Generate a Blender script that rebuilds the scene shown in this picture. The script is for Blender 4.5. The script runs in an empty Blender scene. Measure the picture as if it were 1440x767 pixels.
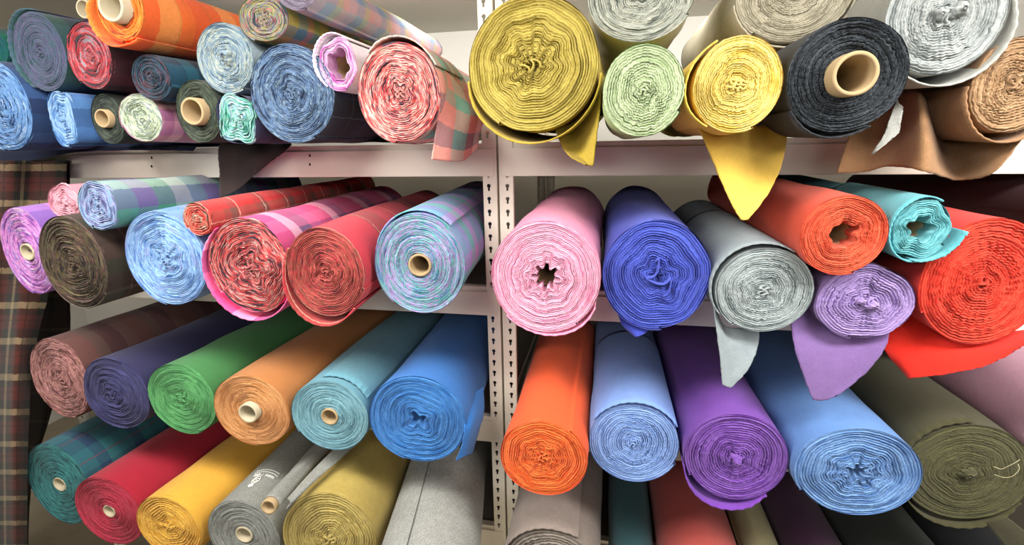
import bpy, bmesh, math, random
import numpy as np
from mathutils import Vector, Matrix

SC = bpy.context.scene
COL = SC.collection
PI = math.pi
H = 1.72                      # eye height above the floor

# ------------------------------------------------------------------ camera
FPX, PITCH, YAW, ROLL = 679.0, math.radians(15.2), math.radians(11.1), math.radians(1.05)
CAMPOS = np.array([0.0, 0.0, H])
_F = np.array([-math.sin(YAW)*math.cos(PITCH), math.cos(YAW)*math.cos(PITCH), -math.sin(PITCH)])
_R0 = np.array([math.cos(YAW), math.sin(YAW), 0.0])
_U0 = np.cross(_R0, _F)
_R = _R0*math.cos(ROLL) - _U0*math.sin(ROLL)
_U = _U0*math.cos(ROLL) + _R0*math.sin(ROLL)

def proj(P):
    P = np.atleast_2d(P) - CAMPOS
    z = P @ _F
    return np.stack([720 + FPX*(P @ _R)/z, 383.5 - FPX*(P @ _U)/z], 1)

def ray(u, v):
    return _F*FPX + _R*(u-720) - _U*(v-383.5)

def at_y(u, v, y):
    d = ray(u, v)
    return CAMPOS + d*(y/d[1])

def at_z(u, v, z):
    d = ray(u, v)
    return CAMPOS + d*((z-H)/d[2])

cam_d = bpy.data.cameras.new('camera')
cam = bpy.data.objects.new('camera', cam_d)
COL.objects.link(cam)
cam_d.sensor_width = 36.0
cam_d.lens = FPX*36.0/1440.0
cam_d.clip_start = 0.02
M = Matrix.Identity(4)
for i in range(3):
    M[i][0], M[i][1], M[i][2], M[i][3] = _R[i], _U[i], -_F[i], CAMPOS[i]
cam.matrix_world = M
SC.camera = cam

# ------------------------------------------------------------------ helpers
def link_mesh(name, verts, faces, mat=None, parent=None, uvs=None, smooth=True, origin=None, attrs=None):
    """verts (n,3) world; faces list/array of index tuples; origin = parent's location"""
    v = np.asarray(verts, dtype=np.float64)
    if parent is not None:
        v = v - np.array(parent.location)
    elif origin is not None:
        v = v - np.array(origin)
    me = bpy.data.meshes.new(name)
    me.from_pydata(v.tolist() if len(v) < 400 else v, [], [tuple(f) for f in (faces.tolist() if isinstance(faces, np.ndarray) else faces)])
    if uvs is not None:
        uv = np.asarray(uvs, dtype=np.float32)
        li = np.empty(len(me.loops), dtype=np.int32)
        me.loops.foreach_get('vertex_index', li)
        lay = me.uv_layers.new(name='UVMap')
        lay.data.foreach_set('uv', uv[li].ravel())
    me.polygons.foreach_set('use_smooth', [smooth]*len(me.polygons))
    me.update()
    if mat is not None:
        me.materials.append(mat)
    o = bpy.data.objects.new(name, me)
    COL.objects.link(o)
    if parent is not None:
        o.parent = parent
    elif origin is not None:
        o.location = Vector(origin)
    return o

def thing(name, label, cat, loc, group=None):
    o = bpy.data.objects.new(name, None)
    COL.objects.link(o)
    o.empty_display_size = 0.05
    o.location = Vector(loc)
    o['label'] = label
    o['category'] = cat
    if group:
        o['group'] = group
    return o

def lin(h):
    if isinstance(h, str):
        h = h.lstrip('#')
        c = [int(h[i:i+2], 16)/255 for i in (0, 2, 4)]
    else:
        c = [x/255 for x in h]
    return tuple((x/12.92 if x <= 0.04045 else ((x+0.055)/1.055)**2.4) for x in c) + (1.0,)

# ------------------------------------------------------------------ materials
def new_mat(name):
    m = bpy.data.materials.new(name)
    m.use_nodes = True
    nt = m.node_tree
    b = nt.nodes['Principled BSDF']
    return m, nt, b

def nd(nt, t, **kw):
    n = nt.nodes.new(t)
    for k, v in kw.items():
        setattr(n, k, v)
    return n

def noise(nt, vec, scale, detail=2.0, rough=0.5):
    n = nd(nt, 'ShaderNodeTexNoise')
    n.inputs['Scale'].default_value = scale
    n.inputs['Detail'].default_value = detail
    n.inputs['Roughness'].default_value = rough
    if vec is not None:
        nt.links.new(vec, n.inputs['Vector'])
    return n.outputs['Fac']

def mth(nt, op, a, b=None, clamp=False):
    n = nd(nt, 'ShaderNodeMath', operation=op)
    n.use_clamp = clamp
    for i, x in enumerate((a, b)):
        if x is None:
            continue
        if isinstance(x, (int, float)):
            n.inputs[i].default_value = x
        else:
            nt.links.new(x, n.inputs[i])
    return n.outputs[0]

def ramp(nt, fac, stops, interp='LINEAR'):
    n = nd(nt, 'ShaderNodeValToRGB')
    cr = n.color_ramp
    cr.interpolation = interp
    while len(cr.elements) > 1:
        cr.elements.remove(cr.elements[-1])
    cr.elements[0].position = stops[0][0]
    cr.elements[0].color = stops[0][1]
    for p, c in stops[1:]:
        e = cr.elements.new(p)
        e.color = c
    nt.links.new(fac, n.inputs['Fac'])
    return n.outputs['Color']

def mix(nt, fac, a, b, mode='MIX'):
    n = nd(nt, 'ShaderNodeMix', data_type='RGBA', blend_type=mode)
    if isinstance(fac, (int, float)):
        n.inputs[0].default_value = fac
    else:
        nt.links.new(fac, n.inputs[0])
    for s, x in ((6, a), (7, b)):
        if isinstance(x, tuple):
            n.inputs[s].default_value = x
        else:
            nt.links.new(x, n.inputs[s])
    return n.outputs[2]

def cloth_finish(nt, b, col, vec, fleck=0.25, bump=0.5, sheen=0.10, tint=(1, 1, 1, 1), scale=1.0):
    """heathered wool: two noises vary the yarn colour, fine bump, a little sheen"""
    n1 = noise(nt, vec, 330*scale, 3.0, 0.7)
    n2 = noise(nt, vec, 60*scale, 2.0, 0.5)
    k = mth(nt, 'ADD', mth(nt, 'MULTIPLY', mth(nt, 'SUBTRACT', n1, 0.5), fleck*2.4), 1.0)
    k = mth(nt, 'ADD', k, mth(nt, 'MULTIPLY', mth(nt, 'SUBTRACT', n2, 0.5), fleck*0.9))
    k = mth(nt, 'ADD', k, mth(nt, 'MULTIPLY', mth(nt, 'SUBTRACT', noise(nt, vec, 14*scale, 3.0, 0.6), 0.5), fleck*0.9))
    cmb = nd(nt, 'ShaderNodeCombineColor')
    for i in range(3):
        nt.links.new(k, cmb.inputs[i])
    c = mix(nt, 1.0, col, cmb.outputs[0], 'MULTIPLY')
    nt.links.new(c, b.inputs['Base Color'])
    b.inputs['Roughness'].default_value = 0.95
    b.inputs['Specular IOR Level'].default_value = 0.12
    b.inputs['Sheen Weight'].default_value = sheen
    b.inputs['Sheen Roughness'].default_value = 0.6
    bp = nd(nt, 'ShaderNodeBump')
    bp.inputs['Strength'].default_value = bump
    bp.inputs['Distance'].default_value = 0.003
    nt.links.new(noise(nt, vec, 520*scale, 3.0, 0.7), bp.inputs['Height'])
    nt.links.new(bp.outputs['Normal'], b.inputs['Normal'])

def mat_cloth(name, col, fleck=0.18, col2=None):
    fleck = fleck*1.5
    m, nt, b = new_mat(name)
    tc = nd(nt, 'ShaderNodeTexCoord')
    vec = tc.outputs['Object']
    c = lin(col)
    if col2 is not None:
        f = ramp(nt, noise(nt, vec, 420, 2.0, 0.6), [(0.40, (0, 0, 0, 1)), (0.62, (1, 1, 1, 1))])
        c = mix(nt, f, c, lin(col2))
    else:
        n = nd(nt, 'ShaderNodeRGB')
        n.outputs[0].default_value = c
        c = n.outputs[0]
    cloth_finish(nt, b, c, vec, fleck)
    return m

def bands(nt, coord, period, stops):
    f = mth(nt, 'FRACT', mth(nt, 'DIVIDE', coord, period))
    return ramp(nt, f, [(p, lin(c)) for p, c in stops], 'CONSTANT')

def mat_plaid(name, warp, weft, pu=0.12, pv=0.12, fleck=0.2, thin=None, off=(0, 0)):
    """woven check: warp bands run along the roll (u), weft bands around it (v)"""
    m, nt, b = new_mat(name)
    uv = nd(nt, 'ShaderNodeUVMap')
    sp = nd(nt, 'ShaderNodeSeparateXYZ')
    nt.links.new(uv.outputs[0], sp.inputs[0])
    tc = nd(nt, 'ShaderNodeTexCoord')
    wob = mth(nt, 'MULTIPLY', mth(nt, 'SUBTRACT', noise(nt, tc.outputs['Object'], 120, 2.0), 0.5), 0.008)
    u = mth(nt, 'ADD', mth(nt, 'ADD', sp.outputs[0], wob), off[0])
    v = mth(nt, 'ADD', mth(nt, 'ADD', sp.outputs[1], wob), off[1])
    a = bands(nt, u, pu, warp)
    c = bands(nt, v, pv, weft)
    tw = mth(nt, 'FRACT', mth(nt, 'MULTIPLY', mth(nt, 'ADD', sp.outputs[0], sp.outputs[1]), 220))
    f = mth(nt, 'ADD', mth(nt, 'MULTIPLY', mth(nt, 'GREATER_THAN', tw, 0.5), 0.3), 0.35)
    col = mix(nt, f, a, c)
    if thin:
        for axis, per, wd, cc in thin:
            fr = mth(nt, 'FRACT', mth(nt, 'DIVIDE', u if axis == 'u' else v, per))
            msk = mth(nt, 'MULTIPLY', mth(nt, 'LESS_THAN', fr, wd/per), 0.75)
            col = mix(nt, msk, col, lin(cc))
    cloth_finish(nt, b, col, tc.outputs['Object'], fleck)
    return m

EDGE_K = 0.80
def hash_of(t):
    return sum((i+3)*ord(c) for i, c in enumerate(t))

def mat_edge(name, cols, fleck=0.3, along=13.0, contrast=0.13):
    """cut edges of the wound layers: colour varies along the spiral as the yarn stripes do"""
    m, nt, b = new_mat(name)
    tc = nd(nt, 'ShaderNodeTexCoord')
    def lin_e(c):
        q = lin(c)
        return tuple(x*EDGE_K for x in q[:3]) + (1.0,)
    if len(cols) == 1:
        n = nd(nt, 'ShaderNodeRGB')
        n.outputs[0].default_value = lin_e(cols[0])
        col = n.outputs[0]
    else:
        uv = nd(nt, 'ShaderNodeUVMap')
        mp = nd(nt, 'ShaderNodeMapping')
        mp.inputs['Scale'].default_value = (along, 150.0, 1)
        mp.inputs['Location'].default_value = ((hash_of(name) % 97)*0.37, 0, 0)
        nt.links.new(uv.outputs[0], mp.inputs['Vector'])
        f = noise(nt, mp.outputs[0], 1.0, 2.0, 0.6)
        lo, hi = 0.5-contrast, 0.5+contrast
        k = len(cols)
        st = [(lo+(hi-lo)*i/max(1, k-1), lin_e(c)) for i, c in enumerate(cols)]
        col = ramp(nt, f, st, 'LINEAR')
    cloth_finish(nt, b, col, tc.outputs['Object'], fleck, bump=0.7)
    return m

def mat_plain(name, col, rough=0.5, spec=0.4, metal=0.0, nz=0.0, nscale=30):
    m, nt, b = new_mat(name)
    tc = nd(nt, 'ShaderNodeTexCoord')
    c = lin(col)
    f = noise(nt, tc.outputs['Object'], nscale, 3.0)
    d = tuple(x*(1-nz) for x in c[:3]) + (1,)
    nt.links.new(mix(nt, f, c, d), b.inputs['Base Color'])
    b.inputs['Roughness'].default_value = rough
    b.inputs['Specular IOR Level'].default_value = spec
    b.inputs['Metallic'].default_value = metal
    return m

M_RACK = mat_plain('rack_enamel', '#e4ddcd', 0.45, 0.4, nz=0.05)
M_DECK = mat_plain('deck_board', '#8c857a', 0.6, 0.3, nz=0.08)
M_DARK = mat_plain('post_return', '#55534e', 0.6, 0.3, nz=0.1)
M_WALL = mat_plain('wall_paint', '#e9e6df', 0.9, 0.2, nz=0.05, nscale=4)
M_CEIL = mat_plain('ceiling_paint', '#d9d6cb', 0.9, 0.2, nz=0.04, nscale=3)
M_FLOOR = mat_plain('floor_vinyl', '#a89c86', 0.6, 0.4, nz=0.35, nscale=9)
M_TUBE = mat_plain('cardboard', '#a58e6b', 0.85, 0.2, nz=0.15, nscale=60)
M_TUBEW = mat_plain('pale_cardboard', '#b5aa90', 0.85, 0.2, nz=0.12, nscale=60)
M_INK = mat_plain('white_ink', '#e4e4dc', 0.9, 0.1, nz=0.1, nscale=200)
M_BLACK = mat_plain('slot_shade_black', '#1a1917', 0.9, 0.1)  # black in place of the shade inside slots that are not cut

# ------------------------------------------------------------------ shelf levels
SH = {1: H+0.006, 2: H-0.384, 3: H-0.79, 4: H-1.189, 5: H-1.585}
BEAM_H = 0.084
DROP = {1: 0.009, 2: 0.006, 3: 0.010, 4: 0.010, 5: 0.0}
DF, DB = 1.25, 2.30           # front and rear face of the racks
XL, XM, XR = -1.89, -0.278, 1.60

# ------------------------------------------------------------------ cloth roll builder
def sumcos(th, ns, rng, falloff=1.0, shift=None, s=None):
    o = np.zeros_like(th)
    tot = 0
    for n in ns:
        a = rng.uniform(0.5, 1.0)/(n**falloff)
        ph = rng.uniform(0, 2*PI)
        ps = rng.uniform(-1, 1)*(shift or 0)
        o = o + a*np.cos(n*th + ph + (ps*s if s is not None else 0))
        tot += a
    return np.clip(o/tot*1.7, -1, 1)

def frame_of(ax, az):
    a = np.array([ax, 1.0, az]); a /= np.linalg.norm(a)
    ex = np.array([1.0, -ax, 0.0]); ex /= np.linalg.norm(ex)
    ez = np.cross(ex, a)
    return a, ex, ez

def fit(face, Y, ax, az):
    l, t, r, b = face
    a, ex, ez = frame_of(ax, az)
    th = np.linspace(0, 2*PI, 64, endpoint=False)
    C = at_y((l+r)/2, (t+b)/2, Y)
    z = (C-CAMPOS) @ _F
    rx, rz = (r-l)/2*z/FPX, (b-t)/2*z/FPX
    for _ in range(25):
        P = C + np.outer(np.cos(th)*rx, ex) + np.outer(np.sin(th)*rz, ez)
        q = proj(P)
        L, T, Rr, B = q[:, 0].min(), q[:, 1].min(), q[:, 0].max(), q[:, 1].max()
        rx *= (r-l)/(Rr-L)
        rz *= (b-t)/(B-T)
        c = proj(C[None])[0]
        C = at_y(c[0]+((l+r)-(L+Rr))/2, c[1]+((t+b)-(T+B))/2, Y)
    return C, rx, rz

REPORT = []
ALL = []

class Roll:
    pass

def ring_fn(R):
    """common unwarped outline: superellipse with slight irregularity"""
    return lambda th: 1.0/(1-R.sq)*(1-R.sq*np.cos(4*th)) - 1.0 + 1.0 + R.irr[0]*np.cos(2*th+R.irr[1]) + R.irr[2]*np.cos(3*th+R.irr[3]) + R.irr[4]*np.cos(5*th+R.irr[5])

def to_world(R, X, Z, D):
    return R.C + X[..., None]*R.ex + Z[..., None]*R.ez + D[..., None]*R.a

def build_coil(R):
    rng = np.random.default_rng(R.seed)
    px = (R.face[2]-R.face[0])
    J = int(np.clip(px*1.25, 64, 216))
    n = R.layers
    m = 4
    Rm = (R.rx+R.rz)/2
    t0 = R.t0
    pitch = (1-t0)/n
    K = n*m
    k = np.arange(0, K+1)
    th = np.linspace(0, 2*PI, J, endpoint=False)
    KK, TH = np.meshgrid(k, th, indexing='ij')
    # spiral: inner start, radius grows with angle; outer layer ends at the seam
    S = KK/m + TH/(2*PI) - 1.0
    T = t0 + pitch*np.clip(S, 0, None)
    T = np.clip(T, t0, 1.0)
    Fl = sumcos(TH, R.lobes, rng, 0.35)
    Fl2 = sumcos(TH, [2, 3, 4], rng, 0.5)
    W = R.flute*np.exp(-(T-t0)/R.lam)
    G = sumcos(TH, rng.integers(14, 44, 8), rng, 0.1, 9.0, T*n*0.15) * (0.4+0.6*np.abs(sumcos(TH, [1, 2, 3], rng, 0, 2.0, T*4)))
    rho = T*(1+W*Fl+R.flute2*W*Fl2) + pitch*0.55*R.wrinkle*G*np.sin(PI*np.clip((T-t0)/(1-t0), 0, 1))**0.5
    edge = np.clip((1-T)/0.06, 0, 1)
    rho = np.where(T >= 1, 1.0, rho)
    out = ring_fn(R)(TH + R.seam)
    rho = np.maximum(rho, 0.002)*(out*(1-0) if True else 1)
    ang = TH + R.seam
    X = R.rx*rho*np.cos(ang)
    Z = R.rz*rho*np.sin(ang)
    # depth of every point along the roll: + is into the roll
    fr = KK % m
    sN = S
    gvar = 0.5+0.5*sumcos(sN*0.9, [1, 2, 3], rng, 0.2, 1.0, TH*2) + 0.35*sumcos(TH, [1, 2, 3, 5], rng, 0.3, 1.2, sN)
    thick = pitch*Rm
    g = thick*(min(0.6, 0.12+0.6*R.gap)+1.3*R.gap*np.clip(gvar, 0, 1.2)**1.5)
    prof = np.choose(fr, [1.0, 0.30, 0.0, 0.36])
    D = g*prof
    D = D + R.rough*sumcos(sN*1.7, [1, 2, 3, 5], rng, 0.3) + R.rough*0.8*sumcos(TH, [1, 2, 3, 6, 9], rng, 0.4, 1.3, sN)
    D = D + rng.normal(0, R.fuzz, D.shape)
    D = D + R.dome*(1-((T-t0)/(1-t0))**2) + R.tilt[0]*X + R.tilt[1]*Z
    D = D*np.where(T >= 1, 0.3, 1.0)
    D = D - R.lip*np.exp(-((1-T)/(pitch*1.2))**2)
    # inner wall into the core hole
    rows_X, rows_Z, rows_D = [X], [Z], [D]
    depth = R.hole_depth
    V = to_world(R, X, Z, D).reshape(-1, 3)
    circ = 2*PI*Rm
    U = np.stack([TH*Rm*(0.35+0.65*T), T*Rm], -1).reshape(-1, 2)
    def idx(kk, j):
        return kk*J + j
    faces = []
    jj = np.arange(J-1)
    for kk in range(K):
        a0 = kk*J
        q = np.stack([a0+jj, a0+jj+1, a0+J+jj+1, a0+J+jj], 1)
        faces.append(q)
    for kk in range(K-m):
        faces.append(np.array([[idx(kk, J-1), idx(kk+m, 0), idx(kk+m+1, 0), idx(kk+1, J-1)]]))
    faces = [tuple(f) for arr in faces for f in arr.tolist()]
    # inner ring (k=0..m at theta=0 all sit at t0): wall going in
    V = list(map(tuple, V)); U = list(map(tuple, U))
    base = len(V)
    ringX, ringZ, ringD = X[0], Z[0], D[0]
    if R.core in ('tube', 'hole'):
        steps = [0.25, 1.0]
        sh = [0.99, 0.97]
    else:
        steps = [0.5, 1.0]
        sh = [0.6, 0.1]
    prev = list(range(0, J))
    for st, sc in zip(steps, sh):
        P = to_world(R, ringX*sc, ringZ*sc, ringD+depth*st)
        s0 = len(V)
        V += list(map(tuple, P)); U += [(0.0, -st)]*J
        for j in range(J):
            j2 = (j+1) % J
            faces.append((s0+j, s0+j2, prev[j2], prev[j]))
        prev = list(range(s0, s0+J))
    if R.core == 'crumple':
        faces.append(tuple(reversed(prev)))
        # folded tongues of cloth pinched in the middle
        for kn in R.knobs:
            add_knob(R, rng, V, U, faces, kn[:2], kn[2], kn[3])
        rot = rng.uniform(0, 2*PI)
        for q in range(min(R.folds, 3)):
            add_fold(R, rng, V, U, faces, rot, (q-(min(R.folds, 3)-1)/2)*0.75)
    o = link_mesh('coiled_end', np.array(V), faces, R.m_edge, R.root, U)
    return o

def add_fold(R, rng, V, U, faces, rot, shift):
    rr = R.fold_r*Rm_of(R)
    npt = 22
    t = np.linspace(0, 1, npt)
    ph = rng.uniform(0, 2*PI, 4)
    c0 = rng.uniform(-0.12, 0.12, 2)*rr
    wv = rng.uniform(1.2, 1.7)
    x = (t-0.5)*1.5*rr + rr*0.16*np.sin(4*PI*t*wv+ph[1])
    y = rr*0.42*np.sin(2*PI*t*wv+0.6) + shift*rr
    px = c0[0] + x*math.cos(rot)-y*math.sin(rot)
    pz = c0[1] + x*math.sin(rot)+y*math.cos(rot)
    th = max(0.0022, R.rx*(1-R.t0)/R.layers*0.45)
    dx, dz = np.gradient(px), np.gradient(pz)
    ln = np.hypot(dx, dz)+1e-9
    nx, nz = -dz/ln, dx/ln
    top = -R.fold_out*(0.5+0.5*np.sin(PI*t)) + R.dome + 0.001*np.sin(9*t+ph[2])
    cross = [(-1, 0.012), (-0.9, 0.002), (-0.45, 0.0), (0.45, 0.0), (0.9, 0.002), (1, 0.012)]
    s0 = len(V)
    nc = len(cross)
    for i in range(npt):
        for cx, cd in cross:
            P = to_world(R, np.array(px[i]+nx[i]*cx*th), np.array(pz[i]+nz[i]*cx*th), np.array(top[i]+cd*1.8))
            V.append(tuple(P)); U.append((t[i]*0.2, cx))
    for i in range(npt-1):
        for c in range(nc-1):
            a0 = s0+i*nc+c
            faces.append((a0, a0+nc, a0+nc+1, a0+1))
    faces.append(tuple(s0+c for c in range(nc)))
    faces.append(tuple(s0+(npt-1)*nc+c for c in reversed(range(nc))))

def add_knob(R, rng, V, U, faces, off=(0.0, 0.0), r=0.010, out=0.022):
    """a twisted tuft of cloth pulled out of the middle of the roll"""
    J, n = 18, 9
    s0 = len(V)
    th = np.linspace(0, 2*PI, J, endpoint=False)
    ph = rng.uniform(0, 6)
    for i in range(n):
        f = i/(n-1)
        rr = r*(1.25-0.5*f)*(1 if i < n-1 else 0.35)
        w = rr*(1+0.22*np.cos(3*th+ph+2.2*f)+0.12*np.cos(5*th-3*f))
        cx = off[0]+out*0.35*f*math.cos(ph); cz = off[1]+out*0.25*f*math.sin(ph)
        P = to_world(R, cx+w*np.cos(th), cz+w*np.sin(th), np.full(J, 0.006+R.dome-(out+0.006)*f*(1.15-0.15*f)))
        V += list(map(tuple, P)); U += [(float(t)*r, f*out) for t in th]
    for i in range(n-1):
        for j in range(J):
            j2 = (j+1) % J
            faces.append((s0+i*J+j, s0+(i+1)*J+j, s0+(i+1)*J+j2, s0+i*J+j2))
    faces.append(tuple(s0+(n-1)*J+j for j in range(J)))

def Rm_of(R):
    return (R.rx+R.rz)/2

def build_body(R):
    rng = np.random.default_rng(R.seed+7)
    J = 96
    NL = 28
    pitch = (1-R.t0)/R.layers
    th = np.linspace(0, 2*PI, J+1)              # duplicated seam column
    rad = 1-pitch*(1-th/(2*PI))
    ang = th+R.seam
    rad = rad*ring_fn(R)(ang)
    s = np.linspace(0, 1, NL+1)
    SS, TT = np.meshgrid(s, th, indexing='ij')
    RA = np.tile(rad, (NL+1, 1))
    taper = np.linspace(1, R.taper, NL+1)[:, None]
    dent = R.dent*(sumcos(TT, [1, 2, 3], rng, 0.3, 5, SS) + 0.5*sumcos(TT, [3, 5, 7], rng, 0.3, 22, SS))*np.clip(SS*6, 0, 1)
    A = TT+R.seam
    X = (R.rx*RA*taper+dent)*np.cos(A)
    Z = (R.rz*RA*taper+dent)*np.sin(A)
    D = SS*R.L + np.where(SS == 0, 0.0, 0)
    tl = R.tilt[0]*X + R.tilt[1]*Z
    D = D + tl*(1-SS)
    V = to_world(R, X, Z, D).reshape(-1, 3)
    circ = PI*(R.rx+R.rz)
    U = np.stack([TT/(2*PI)*circ, SS*R.L], -1).reshape(-1, 2)
    n = J+1
    faces = []
    for i in range(NL):
        for j in range(J):
            a0 = i*n+j
            faces.append((a0, a0+n, a0+n+1, a0+1))
        a0 = i*n
        faces.append((a0+J, a0+n+J, a0+n, a0))   # the step of the cloth's end along the seam
    c = len(V)
    Vl = V.tolist(); Ul = U.tolist()
    for rr in (0.55, 0.08):
        s0 = len(Vl)
        P = to_world(R, X[-1]*rr, Z[-1]*rr, D[-1]+0.004)
        Vl += P.tolist(); Ul += [[0, R.L]]*n
        pv = (NL*n) if rr == 0.55 else s0-n
        for j in range(J):
            faces.append((pv+j, s0+j, s0+j+1, pv+j+1))
    faces.append(tuple(s0+j for j in range(J)))
    return link_mesh('cloth_body', np.array(Vl), faces, R.m_body, R.root, Ul)

def grid_solid(P, N, thick, uv, name, mat, parent, origin=None, jag=0.0, seed=0):
    """P,N: (a,b,3) points and normals -> thin closed sheet"""
    a, b = P.shape[:2]
    V = np.concatenate([(P+N*thick/2).reshape(-1, 3), (P-N*thick/2).reshape(-1, 3)])
    U = np.concatenate([uv.reshape(-1, 2)]*2)
    faces = []
    off = a*b
    for i in range(a-1):
        for j in range(b-1):
            q = (i*b+j, (i+1)*b+j, (i+1)*b+j+1, i*b+j+1)
            faces.append(q)
            faces.append(tuple(off+x for x in reversed(q)))
    def rim(path):
        for x, y in zip(path[:-1], path[1:]):
            faces.append((x, y, off+y, off+x))
    rim([i*b for i in range(a)][::-1]); rim([i*b+b-1 for i in range(a)])
    rim([j for j in range(b)]); rim([(a-1)*b+j for j in range(b)][::-1])
    return link_mesh(name, V, faces, mat, parent, U, origin=origin)

def normals_of(P):
    gu = np.gradient(P, axis=0); gv = np.gradient(P, axis=1)
    N = np.cross(gu, gv)
    N /= np.linalg.norm(N, axis=-1, keepdims=True)+1e-12
    return N

def build_wrap(R, d0, d1, gap, mat=None, ext=0.006, length=0.6, peak=0.5, name='loose_wrap'):
    """outermost layer that has come away from the roll between two angles (degrees)"""
    rng = np.random.default_rng(R.seed+11)
    nb = 72; na = 24
    f = np.linspace(0, 1, nb)
    th = np.radians(d0+(d1-d0)*f)
    warp = f**(math.log(0.5)/math.log(peak))
    lift = np.sin(PI*warp)**1.2
    s = np.linspace(0, 1, na)
    SS, TT = np.meshgrid(s, th, indexing='ij')
    g = gap*lift[None, :]*(1-0.35*SS) + 0.0022
    base = ring_fn(R)(TT)
    X = (R.rx*base+g)*np.cos(TT); Z = (R.rz*base+g)*np.sin(TT)
    low = (math.sin(math.radians((d0+d1)/2)) < 0.3)
    if low:
        length = min(length, max(0.15, (1.235-R.Y)/R.L))
        g = gap*lift[None, :]*(1-SS)**0.8 + 0.0022
    fwd = np.clip(lift*2, 0.15, 1)[None, :] if ext > 0 else 1.0
    X = (R.rx*base+g)*np.cos(TT); Z = (R.rz*base+g)*np.sin(TT)
    D = -ext*fwd*(1-SS) + SS*R.L*length + 0.0012*np.sin(TT*37)*(1-SS) + R.tilt[0]*X + R.tilt[1]*Z
    P = to_world(R, X, Z, D)
    circ = PI*(R.rx+R.rz)
    uv = np.stack([TT/(2*PI)*circ, D], -1)
    return grid_solid(P, normals_of(P), 0.0028, uv, name, mat or R.m_body, R.root)

def catmull(pts, n):
    pts = np.asarray(pts, float)
    if len(pts) == 2:
        t = np.linspace(0, 1, n)[:, None]
        return pts[0]*(1-t)+pts[1]*t
    ext = np.vstack([2*pts[0]-pts[1], pts, 2*pts[-1]-pts[-2]])
    seg = len(pts)-1
    out = []
    for t in np.linspace(0, seg, n):
        i = min(int(t), seg-1); f = t-i
        p0, p1, p2, p3 = ext[i:i+4]
        out.append(0.5*((2*p1)+(-p0+p2)*f+(2*p0-5*p1+4*p2-p3)*f*f+(-p0+3*p1-3*p2+p3)*f**3))
    return np.array(out)

def patch(name, cols, mat, parent=None, origin=None, na=34, nb=40, thick=0.0026, jag=0.0005, seed=3, uvs=1.0, uvrot=False):
    """a hanging sheet through columns of (pixel x, pixel y, distance) control points, top to bottom"""
    rng = np.random.default_rng(seed)
    C = [catmull([at_y(*p) for p in c], nb) for c in cols]
    C = np.array(C)                                       # (cols, nb, 3)
    P = np.array([catmull(C[:, j], na) for j in range(nb)])   # (nb, na, 3)
    P = P.transpose(1, 0, 2)                              # (na, nb, 3)
    # frayed cut edges
    j1 = rng.normal(0, jag, (na, 3)); P[:, -1] += j1
    j2 = rng.normal(0, jag, (nb, 3)); P[0] += j2; P[-1] += rng.normal(0, jag, (nb, 3))
    du = np.cumsum(np.r_[0, np.linalg.norm(np.diff(P[:, nb//2], axis=0), axis=1)])
    dv = np.cumsum(np.r_[0, np.linalg.norm(np.diff(P[na//2], axis=0), axis=1)])
    UU, VV = np.meshgrid(du, dv, indexing='ij')
    uv = np.stack([VV, UU] if uvrot else [UU, VV], -1)*uvs
    return grid_solid(P, normals_of(P), thick, uv, name, mat, parent, origin)

def loose_edge(R, pts, y0, depth, mat, name='loose_flap'):
    """strip of the outer turn whose front edge runs through the pixels pts at distance y0 and which follows the roll back"""
    F = catmull([at_y(u, v, y0) for u, v in pts], 40)
    s = np.linspace(0, 1, 16)
    P = F[:, None, :] + s[None, :, None]*depth*R.a[None, None, :]
    P[:, 0] += np.random.default_rng(3).normal(0, 0.0007, (40, 3))
    du = np.cumsum(np.r_[0, np.linalg.norm(np.diff(F, axis=0), axis=1)])
    UU, VV = np.meshgrid(du, s*depth, indexing='ij')
    return grid_solid(P, normals_of(P), 0.0028, np.stack([UU, VV], -1), name, mat, R.root)

def build_tube(R, r, protrude, length=None, mat=None, recess=False, name='cardboard_tube', wall=0.8, off=(0, 0)):
    J = 48
    th = np.linspace(0, 2*PI, J, endpoint=False)
    length = length or R.L*0.8
    bev = r*0.06
    prof = [(r, length), (r, -protrude+bev), (r-bev, -protrude), (r*wall+bev*0.6, -protrude), (r*wall, -protrude+bev), (r*wall, length)]
    V, U, faces = [], [], []
    for rr, d in prof:
        P = to_world(R, rr*np.cos(th)+off[0], rr*np.sin(th)+off[1], np.full(J, d))
        V += P.tolist(); U += [(x*r, d) for x in th]
    n = len(prof)
    for i in range(n-1):
        for j in range(J):
            j2 = (j+1) % J
            faces.append((i*J+j, i*J+j2, (i+1)*J+j2, (i+1)*J+j))
    for j in range(J):
        j2 = (j+1) % J
        faces.append(((n-1)*J+j, (n-1)*J+j2, j2, j))
    return link_mesh(name, np.array(V), faces, mat or M_TUBE, R.root, U)

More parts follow.
